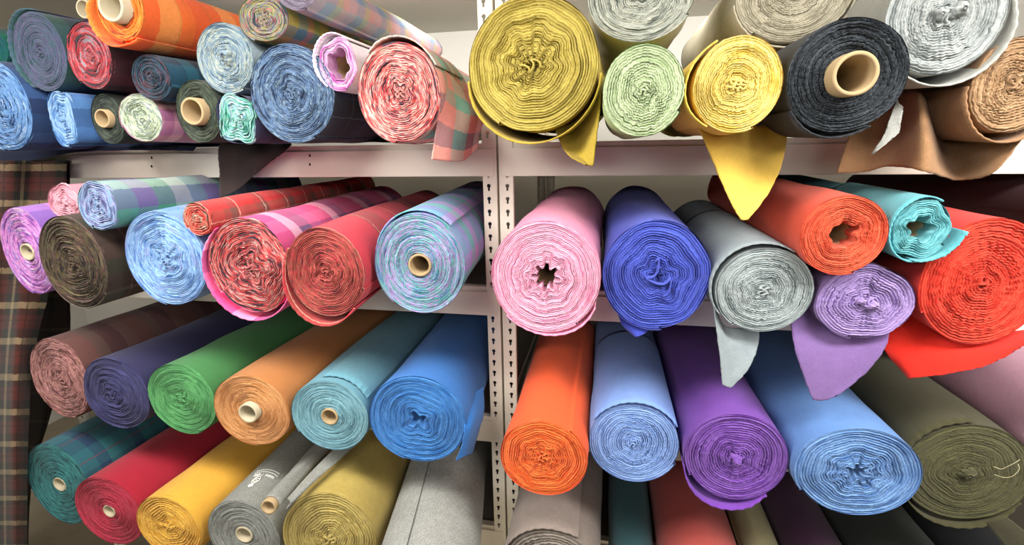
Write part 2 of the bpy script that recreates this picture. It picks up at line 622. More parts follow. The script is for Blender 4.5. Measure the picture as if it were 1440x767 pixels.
#@@ADJ
# distance of each front face from the lens plane, and a small trim of its outline
ADJ = [
    (1.120, 0.0),
    (1.024, 0.0),
    (1.008, 3.0),
    (1.016, 0.0),
    (0.980, 0.0),
    (1.064, 0.0),
    (1.013, 0.0),
    (1.015, 0.0),
    (1.051, 0.0),
    (1.034, 0.5),
    (1.030, 0.0),
    (1.026, 0.0),
    (1.023, 0.0),
    (0.999, 0.4),
    (1.002, 0.0),
    (1.000, 1.1),
    (1.000, 1.1),
    (0.970, 0.3),
    (0.964, 0.9),
    (1.070, 2.7),
    (0.836, 0.7),
    (1.110, 2.2),
    (0.877, 0.0),
    (0.884, 0.2),
    (0.942, 0.0),
    (0.949, 1.5),
    (1.000, 0.0),
    (1.053, 1.2),
    (0.924, 0.6),
    (0.923, 1.6),
    (0.955, 1.2),
    (0.943, 0.0),
    (0.958, 0.0),
    (0.939, 0.7),
    (0.991, 0.2),
    (0.930, 1.0),
    (0.974, 1.0),
    (0.968, 1.2),
    (0.935, 0.9),
    (0.952, 0.0),
    (0.971, 0.0),
    (0.967, 0.2),
    (1.187, 5.6),
    (1.030, 0.0),
    (1.009, 2.0),
    (1.004, 2.4),
    (0.987, 2.0),
    (0.989, 1.3),
    (0.993, 0.1),
    (0.938, 1.6),
    (1.003, 1.8),
    (0.978, 0.9),
    (0.959, 2.9),
    (1.020, 4.0),
    (1.064, 0.0),
    (1.018, 0.0),
    (0.965, 0.0),
    (0.943, 6.8),
    (0.949, 6.8),
    (0.955, 0.0),
    (0.847, 0.0),
    (0.984, 0.0),
    (0.982, 8.3),
    (0.957, 5.9),
    (1.054, 3.5),
    (1.053, 9.5),
    (1.043, 0.7),
    (1.056, 0.0),
]
#@@END
SEED = [100]
def roll(label, face, body, edge, Y=None, shelf=None, ax=0.0, az=0.0, L=0.75, core='crumple', core_px=None, group=None,
         layers=None, flute=0.35, lam=0.22, lobes=(3, 4, 5, 7), wrinkle=0.45, gap=0.9, rough=0.0012, fuzz=0.0005,
         dome=0.0, folds=2, fold_r=0.13, fold_out=0.004, protrude=0.012, seam=None, irr=0.006, dent=0.0028, taper=1.0,
         tilt=(0, 0), lip=0.0, flute2=0.35, sq=0.0, knobs=(), t0=None, tube_mat=None, hole_depth=None, fdelta=0.0):
    R = Roll()
    SEED[0] += 13
    R.seed = SEED[0]
    rng = np.random.default_rng(R.seed)
    R.face = face
    if Y is None:
        Y = at_z((face[0]+face[2])/2, face[3]-1, SH[shelf])[1] + fdelta
    if len(ALL) < len(ADJ):
        Y, ds = ADJ[len(ALL)]
        face = (face[0]+ds, face[1]+ds, face[2]-ds, face[3]-ds)
        R.face = face
    R.shelf = shelf
    R.Y = Y
    R.a, R.ex, R.ez = frame_of(ax, az)
    R.C, R.rx, R.rz = fit(face, Y, ax, az)
    REPORT.append((label[:34], round(Y, 3), round(R.rx, 3), round(R.rz, 3), round(R.C[2]-R.rz, 3)))
    Rm = Rm_of(R)
    R.L = L; R.core = core
    R.layers = layers or int(np.clip(Rm/0.0041, 9, 30))
    z = (R.C-CAMPOS) @ _F
    if core == 'tube':
        R.core_r = (core_px or 14)*z/FPX
        R.t0 = R.core_r*1.02/Rm
        R.hole_depth = 0.05
    elif core == 'hole':
        R.core_r = (core_px or 14)*z/FPX
        R.t0 = R.core_r/Rm
        R.hole_depth = 0.036
    else:
        R.t0 = t0 or 0.07
        R.hole_depth = hole_depth or 0.012
    R.flute, R.lam, R.lobes = flute, lam, list(lobes)
    if core == 'tube':
        R.flute = min(R.flute, 0.05)
    R.flute2 = flute2
    R.knobs = knobs
    R.sq = sq
    R.wrinkle, R.gap, R.rough, R.fuzz = wrinkle, gap, rough, fuzz
    R.dome, R.folds, R.fold_r, R.fold_out = dome, folds, fold_r, fold_out
    R.seam = math.radians(seam) if seam is not None else rng.uniform(PI*1.1, PI*1.9)
    R.irr = [irr*rng.uniform(-1, 1), rng.uniform(0, 6), irr*0.8*rng.uniform(-1, 1), rng.uniform(0, 6), irr*0.5*rng.uniform(-1, 1), rng.uniform(0, 6)]
    R.dent, R.taper, R.tilt, R.lip = dent, taper, tilt, lip
    R.m_body, R.m_edge = body, edge
    base = R.C - R.rz*R.ez
    R.root = thing('cloth_roll', label, 'fabric roll', base, group)
    R.label = label
    ALL.append(R)
    build_body(R)
    build_coil(R)
    if core == 'tube':
        build_tube(R, R.core_r, protrude, mat=tube_mat)
    elif core == 'hole':
        build_tube(R, R.core_r*1.06, -0.034, mat=tube_mat, wall=0.9)
    return R

# ------------------------------------------------------------------ room
def box_verts(x0, x1, y0, y1, z0, z1):
    return [(x, y, z) for x in (x0, x1) for y in (y0, y1) for z in (z0, z1)]
BOXF = [(0, 1, 3, 2), (4, 6, 7, 5), (0, 4, 5, 1), (2, 3, 7, 6), (0, 2, 6, 4), (1, 5, 7, 3)]

def boxes(name, lst, mat, parent=None, bevel=0.0, kind=None):
    bm = bmesh.new()
    off = Vector(parent.location) if parent is not None else Vector((0, 0, 0))
    for b in lst:
        vs = [bm.verts.new(Vector(v)-off) for v in box_verts(*b)]
        for f in BOXF:
            bm.faces.new([vs[i] for i in f])
    bmesh.ops.recalc_face_normals(bm, faces=bm.faces)
    if bevel:
        bmesh.ops.bevel(bm, geom=list(bm.edges), offset=bevel, segments=2, profile=0.7, affect='EDGES', clamp_overlap=True)
    me = bpy.data.meshes.new(name)
    bm.to_mesh(me); bm.free()
    me.materials.append(mat)
    o = bpy.data.objects.new(name, me)
    COL.objects.link(o)
    if parent is not None:
        o.parent = parent
    if kind:
        o['kind'] = kind
    return o

CEILZ = H+0.532
WY = 2.53
boxes('wall_back', [(-3.6, 3.2, WY, WY+0.1, 0, CEILZ)], M_WALL, kind='structure')
boxes('ceiling', [(-3.6, 3.2, -2.2, WY+0.1, CEILZ, CEILZ+0.08)], M_CEIL, kind='structure')
boxes('floor', [(-3.6, 3.2, -2.2, WY+0.1, -0.06, 0)], M_FLOOR, kind='structure')
boxes('wall_left', [(-3.6, -3.5, -2.2, WY, 0, CEILZ)], M_WALL, kind='structure')
boxes('wall_right', [(3.1, 3.2, -2.2, WY, 0, CEILZ)], M_WALL, kind='structure')
boxes('trim_1', [(-3.5, -3.44, -2.2, WY, CEILZ-0.20, CEILZ)], mat_plain('grey_trim', '#a9a092', 0.8, 0.2, nz=0.1), kind='structure')
boxes('baseboard_left', [(-3.5, -2.0, 1.62, 1.70, 0, 0.10)], M_WALL, bevel=0.004, kind='structure')

# ------------------------------------------------------------------ slotted steel racks
def keyhole(cx, cz, r=0.0052, w=0.0026, h=0.013):
    a0 = math.asin(w/r)
    pts = []
    for i in range(13):
        a = -PI/2 + a0 + (2*PI-2*a0)*i/12
        pts.append((cx+r*math.cos(a), cz+r*math.sin(a)))
    pts += [(cx-w, cz-h), (cx+w, cz-h)]
    return pts

def plate_into(bm, x0, x1, zs, z_top, hx, y, thick):
    """flat strip from the floor to z_top with a keyhole pierced at every height in zs"""
    hh = 0.0336/2
    def quad(a, b, c, d):
        bm.faces.new([bm.verts.new(Vector(p)) for p in (a, b, c, d)])
    def solid(z0, z1):
        if z1-z0 < 1e-5:
            return
        for yy in (y, y+thick):
            quad((x0, yy, z0), (x1, yy, z0), (x1, yy, z1), (x0, yy, z1))
    cur = 0.0
    for z in zs:
        c0, c1 = z-0.004-hh, z-0.004+hh
        solid(cur, c0)
        cz = z-0.004
        pts = keyhole(hx, z)
        n = len(pts)
        rim = []
        for px, pz in pts:
            dx, dz = px-hx, pz-cz
            t = min(((x1 if dx > 0 else x0)-hx)/dx if abs(dx) > 1e-9 else 1e9, ((c1 if dz > 0 else c0)-cz)/dz if abs(dz) > 1e-9 else 1e9)
            rim.append([hx+dx*t, cz+dz*t])
        for cx, ccz in ((x0, c0), (x1, c0), (x1, c1), (x0, c1)):
            k = min(range(n), key=lambda i: (rim[i][0]-cx)**2+(rim[i][1]-ccz)**2)
            rim[k] = [cx, ccz]
        for i in range(n):
            j = (i+1) % n
            for yy in (y, y+thick):
                quad((pts[i][0], yy, pts[i][1]), (pts[j][0], yy, pts[j][1]), (rim[j][0], yy, rim[j][1]), (rim[i][0], yy, rim[i][1]))
            quad((pts[i][0], y, pts[i][1]), (pts[j][0], y, pts[j][1]), (pts[j][0], y+thick, pts[j][1]), (pts[i][0], y+thick, pts[i][1]))
        cur = c1
    solid(cur, z_top)
    for x in (x0, x1):
        quad((x, y, 0), (x, y+thick, 0), (x, y+thick, z_top), (x, y, z_top))

def post(parent, x0, x1, y, side, top, inner):
    """angle post: slotted front flange in the plane y, side flange at x0 or x1 going along 'side' (+1 back, -1 front)"""
    bm = bmesh.new()
    w = x1-x0
    hx = x0+w*0.42 if inner < 0 else x0+w*0.58
    holes = []
    z = H-0.015-0.0336*52
    while z < top-0.02:
        if z > 0.05 and not any(SH[k]-BEAM_H-0.004 < z < SH[k]-0.002 for k in SH) :
            holes.append(z+0.004)
        z += 0.0336
    plate_into(bm, x0, x1, holes, top, hx, y-0.001, 0.002)
    loc = Vector(parent.location)
    xs = x1 if inner < 0 else x0            # corner side
    def addbox(b):
        vs = [bm.verts.new(Vector(v)) for v in box_verts(*b)]
        for f in BOXF:
            bm.faces.new([vs[i] for i in f])
    ya, yb = sorted((y, y+side*0.038))
    addbox((xs-0.001, xs+0.001, ya, yb, 0, top))
    xi = x0 if inner < 0 else x1            # folded return lip on the open side
    ya, yb = sorted((y+side*0.002, y+side*0.012))
    addbox((xi-0.001, xi+0.001, ya, yb, 0, top))
    for v in bm.verts:
        v.co -= loc
    bmesh.ops.remove_doubles(bm, verts=bm.verts, dist=0.00002)
    bmesh.ops.recalc_face_normals(bm, faces=bm.faces)
    m = bpy.data.meshes.new('post')
    bm.to_mesh(m); bm.free()
    m.materials.append(M_RACK)
    o = bpy.data.objects.new('post', m)
    COL.objects.link(o); o.parent = parent

def rack(label, xa, xb):
    t = thing('shelving_unit', label, 'shelving', ((xa+xb)/2, (DF+DB)/2, 0), 'cream slotted steel shelving units')
    w = 0.036
    top = CEILZ-0.03
    for y, sd in ((DF, 1), (DB, -1)):
        post(t, xa, xa+w, y, sd, top, +1)
        post(t, xb-w, xb, y, sd, top, -1)
    for k in SH:
        z = SH[k]-DROP[k]
        # front and rear beams: tall web with a thin step that carries the board
        for y0, y1 in ((DF-0.003, DF+0.028), (DB-0.028, DB+0.003)):
            boxes('beam', [(xa+0.006, xb-0.006, y0, y1, z-BEAM_H, z-0.014)], M_RACK, t, bevel=0.0025)
            boxes('beam_step', [(xa+0.02, xb-0.02, y0+0.006, y1-0.004, z-0.016, z)], M_RACK, t, bevel=0.002)
        boxes('side_beam', [(xa+0.003, xa+0.03, DF+0.03, DB-0.03, z-BEAM_H*0.9, z-0.036), ], M_RACK, t, bevel=0.002)
        boxes('side_beam', [(xb-0.03, xb-0.003, DF+0.03, DB-0.03, z-BEAM_H*0.9, z-0.036), ], M_RACK, t, bevel=0.002)
        boxes('shelf_board', [(xa+0.012, xb-0.012, DF+0.012, DB-0.004, z-0.035, z-0.022)], M_DECK, t, bevel=0.002)
    return t
RL = rack('cream slotted steel rack of mostly checked rolls left of the centre posts', XL, XM-0.004)
RR = rack('cream slotted steel rack of mostly plain rolls right of the centre posts', XM+0.004, XR)
# pairs of black blocks painting the shade inside rivet slots, top left beam
for px in (213.5, 436):
    lst = []
    for py in (222 if px < 300 else 219, 234 if px < 300 else 231.5):
        P = at_y(px, py, DF-0.004)
        lst.append((P[0]-0.0025, P[0]+0.001, P[1]-0.0012, P[1]+0.002, P[2]-0.0035, P[2]+0.0035))
    boxes('rivet_slot_shade', lst, M_BLACK, RL)

# ------------------------------------------------------------------ rolls: top left shelf
G1 = 'checked cloth rolls heaped on the top left shelf'
p_teal = mat_plaid('plaid_teal', [(0, '#12705f'), (.4, '#1d3f5a'), (.7, '#15806a')], [(0, '#0f6b5a'), (.5, '#203a55')])
roll('teal green checked roll at the far left edge, above the largest denim blue roll', (-75, 33, 13, 108), p_teal, mat_edge('e_teal0', ['#12705f', '#27506a']), Y=1.12, group=G1)
p_slate = mat_plaid('plaid_slate', [(0, '#35505c'), (.5, '#27403f'), (.8, '#4a4766')], [(0, '#2f5a52'), (.35, '#2c3347'), (.7, '#3f5a66')])
R = roll('large slate blue and purple roll above the denim blue roll, left of the red-faced one', (18, 14, 95, 131), p_slate,
     mat_edge('e_slate', ['#2f4450', '#4c5870', '#504a6a', '#3f5a66', '#5d5a78']), Y=1.02, group=G1, gap=0.6, flute=0.2, folds=1)
build_wrap(R, 80, 235, 0.004, ext=0.006)
p_denim = mat_plaid('plaid_denim', [(0, '#2a4a78'), (.4, '#1d2f55'), (.7, '#3a5f95')], [(0, '#263f6d'), (.5, '#16264a'), (.8, '#35588c')])
roll('largest denim blue roll cut by the left picture edge on the top shelf', (-52, 80, 50, 217), p_denim,
     mat_edge('e_denim', ['#1b2f55', '#426ea5', '#7099c8', '#4f78ab', '#8fabcc']), Y=0.98, group=G1, wrinkle=0.9)
p_dkred = mat_plaid('plaid_dkred', [(0, '#471822'), (.4, '#1f1420'), (.7, '#5a1c26')], [(0, '#2a1620'), (.5, '#4a1a24')])
roll('red and grey speckled roll beside the large slate blue roll, under the orange check', (93, 29, 159, 128), p_dkred,
     mat_edge('e_red0', ['#3a3038', '#8e2a34', '#c23a40', '#6a5560', '#d0646a', '#8f8a92']), Y=1.05, group=G1, wrinkle=0.8)
p_orange = mat_plaid('plaid_orange', [(0, '#f5702c'), (.5, '#f59440'), (.75, '#ee5f26')], [(0, '#f2602a'), (.22, '#fab060'), (.52, '#f5722e'), (.72, '#ee5428')], 0.34, 0.19,
     thin=[('u', 0.17, 0.003, '#b8501c'), ('v', 0.095, 0.003, '#c8742a')])
R = roll('bright orange checked roll lying on top of the heap with a thick cardboard tube', (134, -40, 203, 60), p_orange,
     mat_edge('e_orange', ['#c2441a', '#f0701f', '#f5953a', '#8a3a1a']), Y=0.98, core='tube', core_px=21, protrude=0.022, group=G1, gap=1.2, wrinkle=0.8, layers=9, tube_mat=M_TUBEW)
build_wrap(R, 150, 300, 0.012, ext=0.016)
p_purp0 = mat_plaid('plaid_purple0', [(0, '#4a2a55'), (.5, '#2f2240')], [(0, '#553060'), (.5, '#30203f')])
roll('purple roll with an open tube, half hidden behind the bright orange check', (112, -6, 146, 36), p_purp0, mat_edge('e_purp0', ['#5a3560', '#3a2a4a']), Y=1.06, core='tube', core_px=12.5, protrude=0.02, group=G1, layers=4, tube_mat=M_TUBEW)
p_tealnv = mat_plaid('plaid_tealnavy', [(0, '#15526a'), (.45, '#101c2e'), (.75, '#1f6b80')], [(0, '#123a50'), (.4, '#1d6478'), (.7, '#0f1a2a')])
roll('dark navy and teal roll directly under the bright orange checked roll', (184, 74, 242, 142), p_tealnv,
     mat_edge('e_navy0', ['#0f1520', '#22303f', '#274a5e', '#5a3a44', '#16202c']), Y=1.07, group=G1)
p_ltblue = mat_plaid('plaid_ltblue', [(0, '#4a78b8'), (.5, '#35588f'), (.8, '#5f90cc')], [(0, '#4a76b0'), (.5, '#2a4a80'), (.8, '#3a68a5')])
roll('small pale blue squashed roll right of the largest denim roll, below the large slate roll', (68, 128, 108, 206), p_ltblue,
     mat_edge('e_ltblue', ['#3a68a0', '#6f9aca', '#9abade', '#4f7db5']), Y=1.0, group=G1, layers=9, flute=0.4, lam=0.5, irr=0.012, sq=0.08)
p_olive0 = mat_plaid('plaid_olive0', [(0, '#2a3028'), (.5, '#1c221e')], [(0, '#2f352a'), (.5, '#1a1f1c')])
roll('small dark green roll with a tube, left of the pale green-white roll', (127, 130, 176, 203), p_olive0,
     mat_edge('e_olive0', ['#2a302a', '#3f4a3c', '#20252a', '#4d5648']), Y=1.05, core='tube', core_px=12.5, protrude=0.015, group=G1)
p_pinkpl = mat_plaid('plaid_pinkpl', [(0, '#c28aa8'), (.35, '#8a4a78'), (.6, '#d8b090')], [(0, '#b878a0'), (.3, '#e0b8c0'), (.6, '#7a4a80')])
roll('pale green-white roll with a pink checked side, between two dark green tubes', (166, 130, 230, 202), p_pinkpl,
     mat_edge('e_mintwhite', ['#72826e', '#aab89a', '#d4dac2', '#6a7a84', '#bcc8a6']), Y=1.0, group=G1, wrinkle=1.0)
p_olive1 = mat_plaid('plaid_olive1', [(0, '#30382c'), (.5, '#20281f')], [(0, '#353d30'), (.5, '#3a2f38')])
roll('dark olive roll with a wide tube, left of the small mint roll', (247, 111, 312, 202), p_olive1,
     mat_edge('e_olive1', ['#2f372c', '#4c5642', '#262d2a', '#5a634e', '#3d4a45']), Y=1.04, core='tube', core_px=18.5, protrude=0.02, group=G1)
p_icebl = mat_plaid('plaid_ice', [(0, '#8fa8b8'), (.5, '#b8c8d0')], [(0, '#98b0c0'), (.5, '#c4ccc8')])
roll('ice blue and cream roll standing on the olive and mint rolls', (276, 29, 358, 133), p_icebl,
     mat_edge('e_ice', ['#4f687e', '#839cad', '#b4bbad', '#6c8aa2', '#9aa9b0']), Y=1.0, group=G1, wrinkle=0.9, folds=2, fold_r=0.2, knobs=((0.008, 0.006, 0.011, 0.012), (0.012, -0.008, 0.008, 0.010)))
p_multi = mat_plaid('plaid_multi', [(0, '#8a9a4a'), (.3, '#c87a6a'), (.55, '#4a6a8a'), (.8, '#b0a850')], [(0, '#a8904a'), (.3, '#5a7a90'), (.6, '#c06a68'), (.8, '#6a8048')])
roll('small many-coloured striped roll on top of the blue roll near the wall', (335, -10, 408, 61), p_multi,
     mat_edge('e_multi', ['#3a4a50', '#a05a58', '#7a94a0', '#b8a858', '#5a7a80', '#d08a7a']), Y=1.02, group=G1, folds=3, fold_r=0.2)
p_pastel = mat_plaid('plaid_pastel', [(0, '#9ab0b8'), (.3, '#c8a0a0'), (.55, '#8090b8'), (.8, '#b8b878')], [(0, '#c0a0b0'), (.3, '#8098b8'), (.6, '#a8b080'), (.8, '#d09a98')])
roll('pastel checked roll lying highest on the left, running back behind the pink tube', (384, -58, 452, 16), p_pastel, mat_edge('e_pastel', ['#5a4a60', '#9a90a0']), Y=1.04, group=G1)
p_purtart = mat_plaid('plaid_purt', [(0, '#3a3a5a'), (.5, '#20263a')], [(0, '#44446a'), (.5, '#1d2636')])
roll('small mint and white roll with dark centre folds, leaning on the large blue roll', (305, 132, 361, 205), p_purtart,
     mat_edge('e_mint', ['#1f4a48', '#4aa890', '#a8cfc6', '#5f94ac', '#c8d6d0']), Y=0.98, group=G1, layers=8, flute=0.5, lam=0.5, lobes=(4, 4, 5), sq=0.06)
p_navytart = mat_plaid('plaid_navyt', [(0, '#1a2030'), (.5, '#10141c'), (.85, '#232c44')], [(0, '#1a2233'), (.5, '#0e1218')], thin=[('u', 0.06, 0.002, '#54606a'), ('v', 0.08, 0.002, '#4a565f')])
R = roll('large steel blue speckled roll with a navy tartan side on the top left shelf', (350, 58, 473, 203), p_navytart,
     mat_edge('e_steelbl', ['#25344c', '#475f84', '#6c88ab', '#33465f', '#8aa2b8', '#526d94']), Y=0.97, group=G1, wrinkle=0.8, folds=2)
p_whitepink = mat_plaid('plaid_whitepink', [(0, '#f4eaf0'), (.5, '#ecd8e8'), (.8, '#f8f0f4')], [(0, '#f4e8f0'), (.5, '#f8f2f4'), (.85, '#e8a8d8')])
R = roll('pink and white roll with a recessed tube, between the steel blue and coral rolls', (447, 50, 504, 130), p_whitepink,
     mat_edge('e_pink0', ['#b858a8', '#e8a0d8', '#f4d0ec', '#8a5088']), Y=1.03, core='hole', core_px=18, group=G1, layers=7, flute=0.16, lam=0.4)
build_wrap(R, 60, 230, 0.006, ext=0.008)
p_coral = mat_plaid('plaid_coral', [(0, '#e8a090'), (.28, '#70a898'), (.5, '#e0887c'), (.75, '#4a5a68')], [(0, '#d8908a'), (.3, '#8ab8a8'), (.55, '#b06a68'), (.8, '#e8d8c8')], 0.16, 0.15)
R = roll('coral red and cream speckled roll with a checked tail, left of the centre posts', (502, 56, 622, 203), p_coral,
     mat_edge('e_coral', ['#4a3f4c', '#d84a4e', '#f07870', '#eed8cc', '#e85a58', '#6a5a68', '#f4b0a4']), Y=0.97, group=G1, flute=0.5, lobes=(3, 4, 5, 6), wrinkle=0.7, ax=-0.05)
build_wrap(R, 30, 130, 0.004, ext=0.008, length=0.3)
patch('hanging_end', [[(612, 88, 1.03), (618, 130, 1.0), (613, 180, .99), (607, 224, 1.0)], [(632, 105, 1.06), (640, 150, 1.03), (636, 190, 1.02), (632, 227, 1.03)],
      [(650, 125, 1.10), (662, 160, 1.06), (657, 195, 1.06), (652, 225, 1.08)], [(662, 140, 1.14), (678, 165, 1.12), (674, 190, 1.13), (671, 208, 1.15)]], p_coral, R.root, uvrot=True)

m_brown = mat_plaid('plaid_brown', [(0, '#30241f'), (.5, '#241b19')], [(0, '#2b211e'), (.5, '#332826')])
c0 = at_y(345, 275, 1.2)
o = patch('cloth_end', [[(309, 203, 1.235), (307, 215, 1.215), (309, 245, 1.20), (309, 279, 1.19)], [(338, 203, 1.235), (338, 218, 1.21), (336, 240, 1.20), (336, 266, 1.195)],
      [(372, 203, 1.235), (371, 206, 1.215), (368, 222, 1.20), (365, 240, 1.2)], [(410, 202.5, 1.235), (409, 204, 1.22), (405, 208, 1.205), (400, 213, 1.205)]], m_brown, None, origin=c0)
o['label'] = 'dark brown cloth end hanging over the top left beam below the mint roll'; o['category'] = 'cloth'
m_navy = mat_plaid('plaid_navyflat', [(0, '#1a2238'), (.5, '#141a2a')], [(0, '#1c2540'), (.5, '#121726')])
c0 = at_y(100, 225, 1.15)
o = patch('cloth_length', [[(-60, 209, 1.22), (-60, 216, 1.19), (-60, 231, 1.17)], [(30, 207, 1.22), (30, 214, 1.19), (30, 228, 1.18)], [(110, 206, 1.22), (110, 209, 1.2), (110, 214, 1.19)],
      [(200, 205, 1.22), (200, 207.5, 1.205), (200, 211, 1.2)], [(275, 206, 1.22), (275, 207.5, 1.21), (272, 212, 1.205)]], m_navy, None, origin=c0)
o['label'] = 'navy cloth lying flat under the heap and over the top left beam'; o['category'] = 'cloth'

# ------------------------------------------------------------------ top right shelf
G2 = 'plain cloth rolls on the top right shelf'
m_must = mat_cloth('cloth_mustard', '#b39a38', 0.2)
R = roll('largest mustard yellow roll with a loose outer turn, beside the centre posts', (658, -12, 846, 190), m_must,
     mat_edge('e_mustard', ['#ad9a40', '#d2be62', '#bfaa50'], 0.3), Y=0.96, group=G2, layers=24, flute=0.55, lam=0.2, lobes=(8, 9), flute2=0.15, wrinkle=0.35, gap=1.3, folds=1, fold_r=0.2, fold_out=0.006, ax=0.045, taper=0.9)
build_wrap(R, 190, 352, 0.015, ext=0.012, peak=0.45)
patch('hanging_end', [[(780, 180, 1.02), (788, 200, .99), (800, 219, .97), (824, 232, .955)], [(806, 172, 1.05), (808, 195, 1.02), (816, 215, .99), (829, 233, .96)],
      [(845, 130, .985), (842, 165, .965), (838, 200, .955), (834, 233, .95)]], m_must, R.root)
m_pale = mat_cloth('cloth_palegrey', '#b9b59c', 0.15)
R = roll('pale grey and white roll cut by the top edge, resting on the light green roll', (822, -88, 985, 63), m_pale,
     mat_edge('e_palegrey', ['#80877f', '#bfc4ba', '#dfe0d4', '#a3aaa4', '#cfd0c2']), Y=0.97, group=G2, wrinkle=0.9, gap=1.0)
roll('light green roll beneath the pale grey roll on the top right shelf', (845, 57, 967, 194), mat_cloth('cloth_ltgreen', '#a8bf7c', 0.15),
     mat_edge('e_ltgreen', ['#a3b886', '#cad8b0', '#b6c89a']), Y=0.99, group=G2, wrinkle=1.0, flute=0.5, lobes=(2, 3, 5, 7), lam=0.25, gap=0.7, folds=2, dome=-0.008)
m_beige = mat_cloth('cloth_beige', '#b2aa96', 0.16)
R = roll('beige grey roll cut by the top edge, resting on the bright yellow and black rolls', (1031, -90, 1208, 64), m_beige,
     mat_edge('e_beige', ['#9a937f', '#c9c2ac', '#b8b19b'], 0.35), Y=1.0, group=G2, wrinkle=0.9)
build_wrap(R, 190, 350, 0.004, ext=0.005, length=0.25)
m_yel = mat_cloth('cloth_yellow', '#dfb852', 0.12)
R = roll('bright yellow roll with a long pointed tail hanging over the beam', (973, 47, 1104, 188), m_yel,
     mat_edge('e_yellow', ['#e6c452', '#f6e08a', '#eed06a'], 0.25), Y=0.95, group=G2, wrinkle=1.0, layers=20, folds=3, fold_r=0.16)
build_wrap(R, 120, 235, 0.010, ext=0.010, peak=0.6)
patch('hanging_end', [[(968, 150, 1.0), (985, 185, .97), (1008, 240, .955), (1025, 280, .95), (1042, 309, .945)], [(1010, 178, 1.02), (1022, 205, .99), (1034, 245, .965), (1040, 285, .955), (1046, 310, .947)],
      [(1060, 178, 1.05), (1066, 210, 1.02), (1062, 245, .985), (1054, 282, .965), (1049, 309, .95)], [(1108, 170, 1.06), (1106, 200, 1.04), (1096, 240, 1.0), (1076, 279, .97), (1052, 308, .953)]], m_yel, R.root, na=34, nb=34)
m_black = mat_cloth('cloth_black', '#23262a', 0.3)
R = roll('charcoal black roll with a protruding cardboard tube on the top right shelf', (1104, 22, 1282, 187), m_black,
     mat_edge('e_black', ['#24292e', '#3c434a', '#2f353b', '#4a5158'], 0.6), Y=0.92, group=G2, core='tube', core_px=29, protrude=0.03, wrinkle=0.9, fuzz=0.0012, rough=0.003)
build_wrap(R, 215, 300, 0.006, ext=0.002)
m_lgrey = mat_cloth('cloth_lgrey', '#9fa09a', 0.14)
R = roll('large light grey roll cut by the top edge, above the brown roll', (1243, -72, 1424, 108), m_lgrey,
     mat_edge('e_lgrey', ['#8b9292', '#b2b7b5', '#a0a7a7', '#bfc2be'], 0.3), Y=0.9, group=G2, wrinkle=1.0, folds=2, fold_r=0.15, fold_out=0.006, knobs=((-0.008, 0.002, 0.009, 0.014), (0.010, 0.004, 0.010, 0.016)))
build_wrap(R, 205, 375, 0.014, ext=0.008, peak=0.55, length=0.25)
patch('hanging_end', [[(1262, 140, .99), (1252, 165, .985), (1243, 190, .98), (1226, 217, .975)], [(1264, 145, .985), (1258, 170, .98), (1250, 192, .975), (1228, 216, .972)],
      [(1270, 150, .98), (1266, 172, .975), (1262, 188, .972), (1230, 214, .970)]], m_lgrey, R.root)
m_tan = mat_cloth('cloth_brown', '#8d6a4a', 0.2)
R = roll('mid brown roll at the right edge of the top shelf with a broad sagging end', (1360, 46, 1500, 189), m_tan,
     mat_edge('e_brown', ['#8a6a4c', '#b8946e', '#a07c58', '#c4a37c'], 0.3), Y=0.93, group=G2, wrinkle=1.0, flute=0.5)
build_wrap(R, 180, 350, 0.012, ext=0.008)
patch('hanging_end', [[(1205, 150, 1.13), (1196, 185, 1.10), (1186, 215, 1.09), (1176, 243, 1.08)], [(1235, 150, 1.12), (1230, 190, 1.10), (1224, 215, 1.085), (1216, 242, 1.075)],
      [(1272, 130, 1.09), (1266, 180, 1.06), (1258, 205, 1.05), (1250, 234, 1.04)], [(1294, 132, 1.02), (1302, 175, .985), (1304, 205, .965), (1300, 241, .955)],
      [(1318, 160, 1.12), (1326, 195, 1.10), (1335, 222, 1.07), (1347, 253, 1.02)], [(1380, 175, 1.02), (1396, 200, 1.0), (1400, 220, .98), (1396, 243, .965)],
      [(1425, 180, .98), (1434, 188, .97), (1436, 192, .965), (1437, 196, .96)]], m_tan, R.root, na=60, nb=28)

# ------------------------------------------------------------------ second shelf left
G3 = 'checked cloth rolls on the second left shelf'
p_pinkpur = mat_plaid('plaid_pinkpur', [(0, '#8a5aa8'), (.5, '#b878c0')], [(0, '#7a60b0'), (.5, '#c080c0')])
roll('pink and violet roll with a tube, in front of the hanging tartan', (0, 291, 78, 415), p_pinkpur,
     mat_edge('e_pinkpur', ['#7a4a98', '#b462b6', '#dc98d0', '#8c6cbc', '#e6b8dc']), Y=1.0, core='tube', core_px=12, protrude=0.003, group=G3, tube_mat=M_TUBEW, wrinkle=0.8)
roll('small plain pink roll tucked behind the violet and lavender rolls', (65, 257, 118, 312), mat_cloth('cloth_smallpink', '#d890a0', 0.12),
     mat_edge('e_smallpink', ['#d88a9c', '#f0b8c4']), Y=1.08, group=G3, layers=7, flute=0.5, lam=0.5)
p_dkbrown = mat_plaid('plaid_dkbrown', [(0, '#3a2420'), (.4, '#2a2e22'), (.7, '#46302a')], [(0, '#302820'), (.5, '#4a2c2c')], thin=[('v', 0.07, 0.003, '#6a5a50')])
roll('dark brown and olive speckled roll, second on the left below the lavender roll', (53, 302, 152, 435), p_dkbrown,
     mat_edge('e_dkbrown', ['#1e1712', '#3e3222', '#54492f', '#33251e', '#5a3a36', '#62593c']), shelf=2, group=G3, gap=1.2, rough=0.003, folds=1)
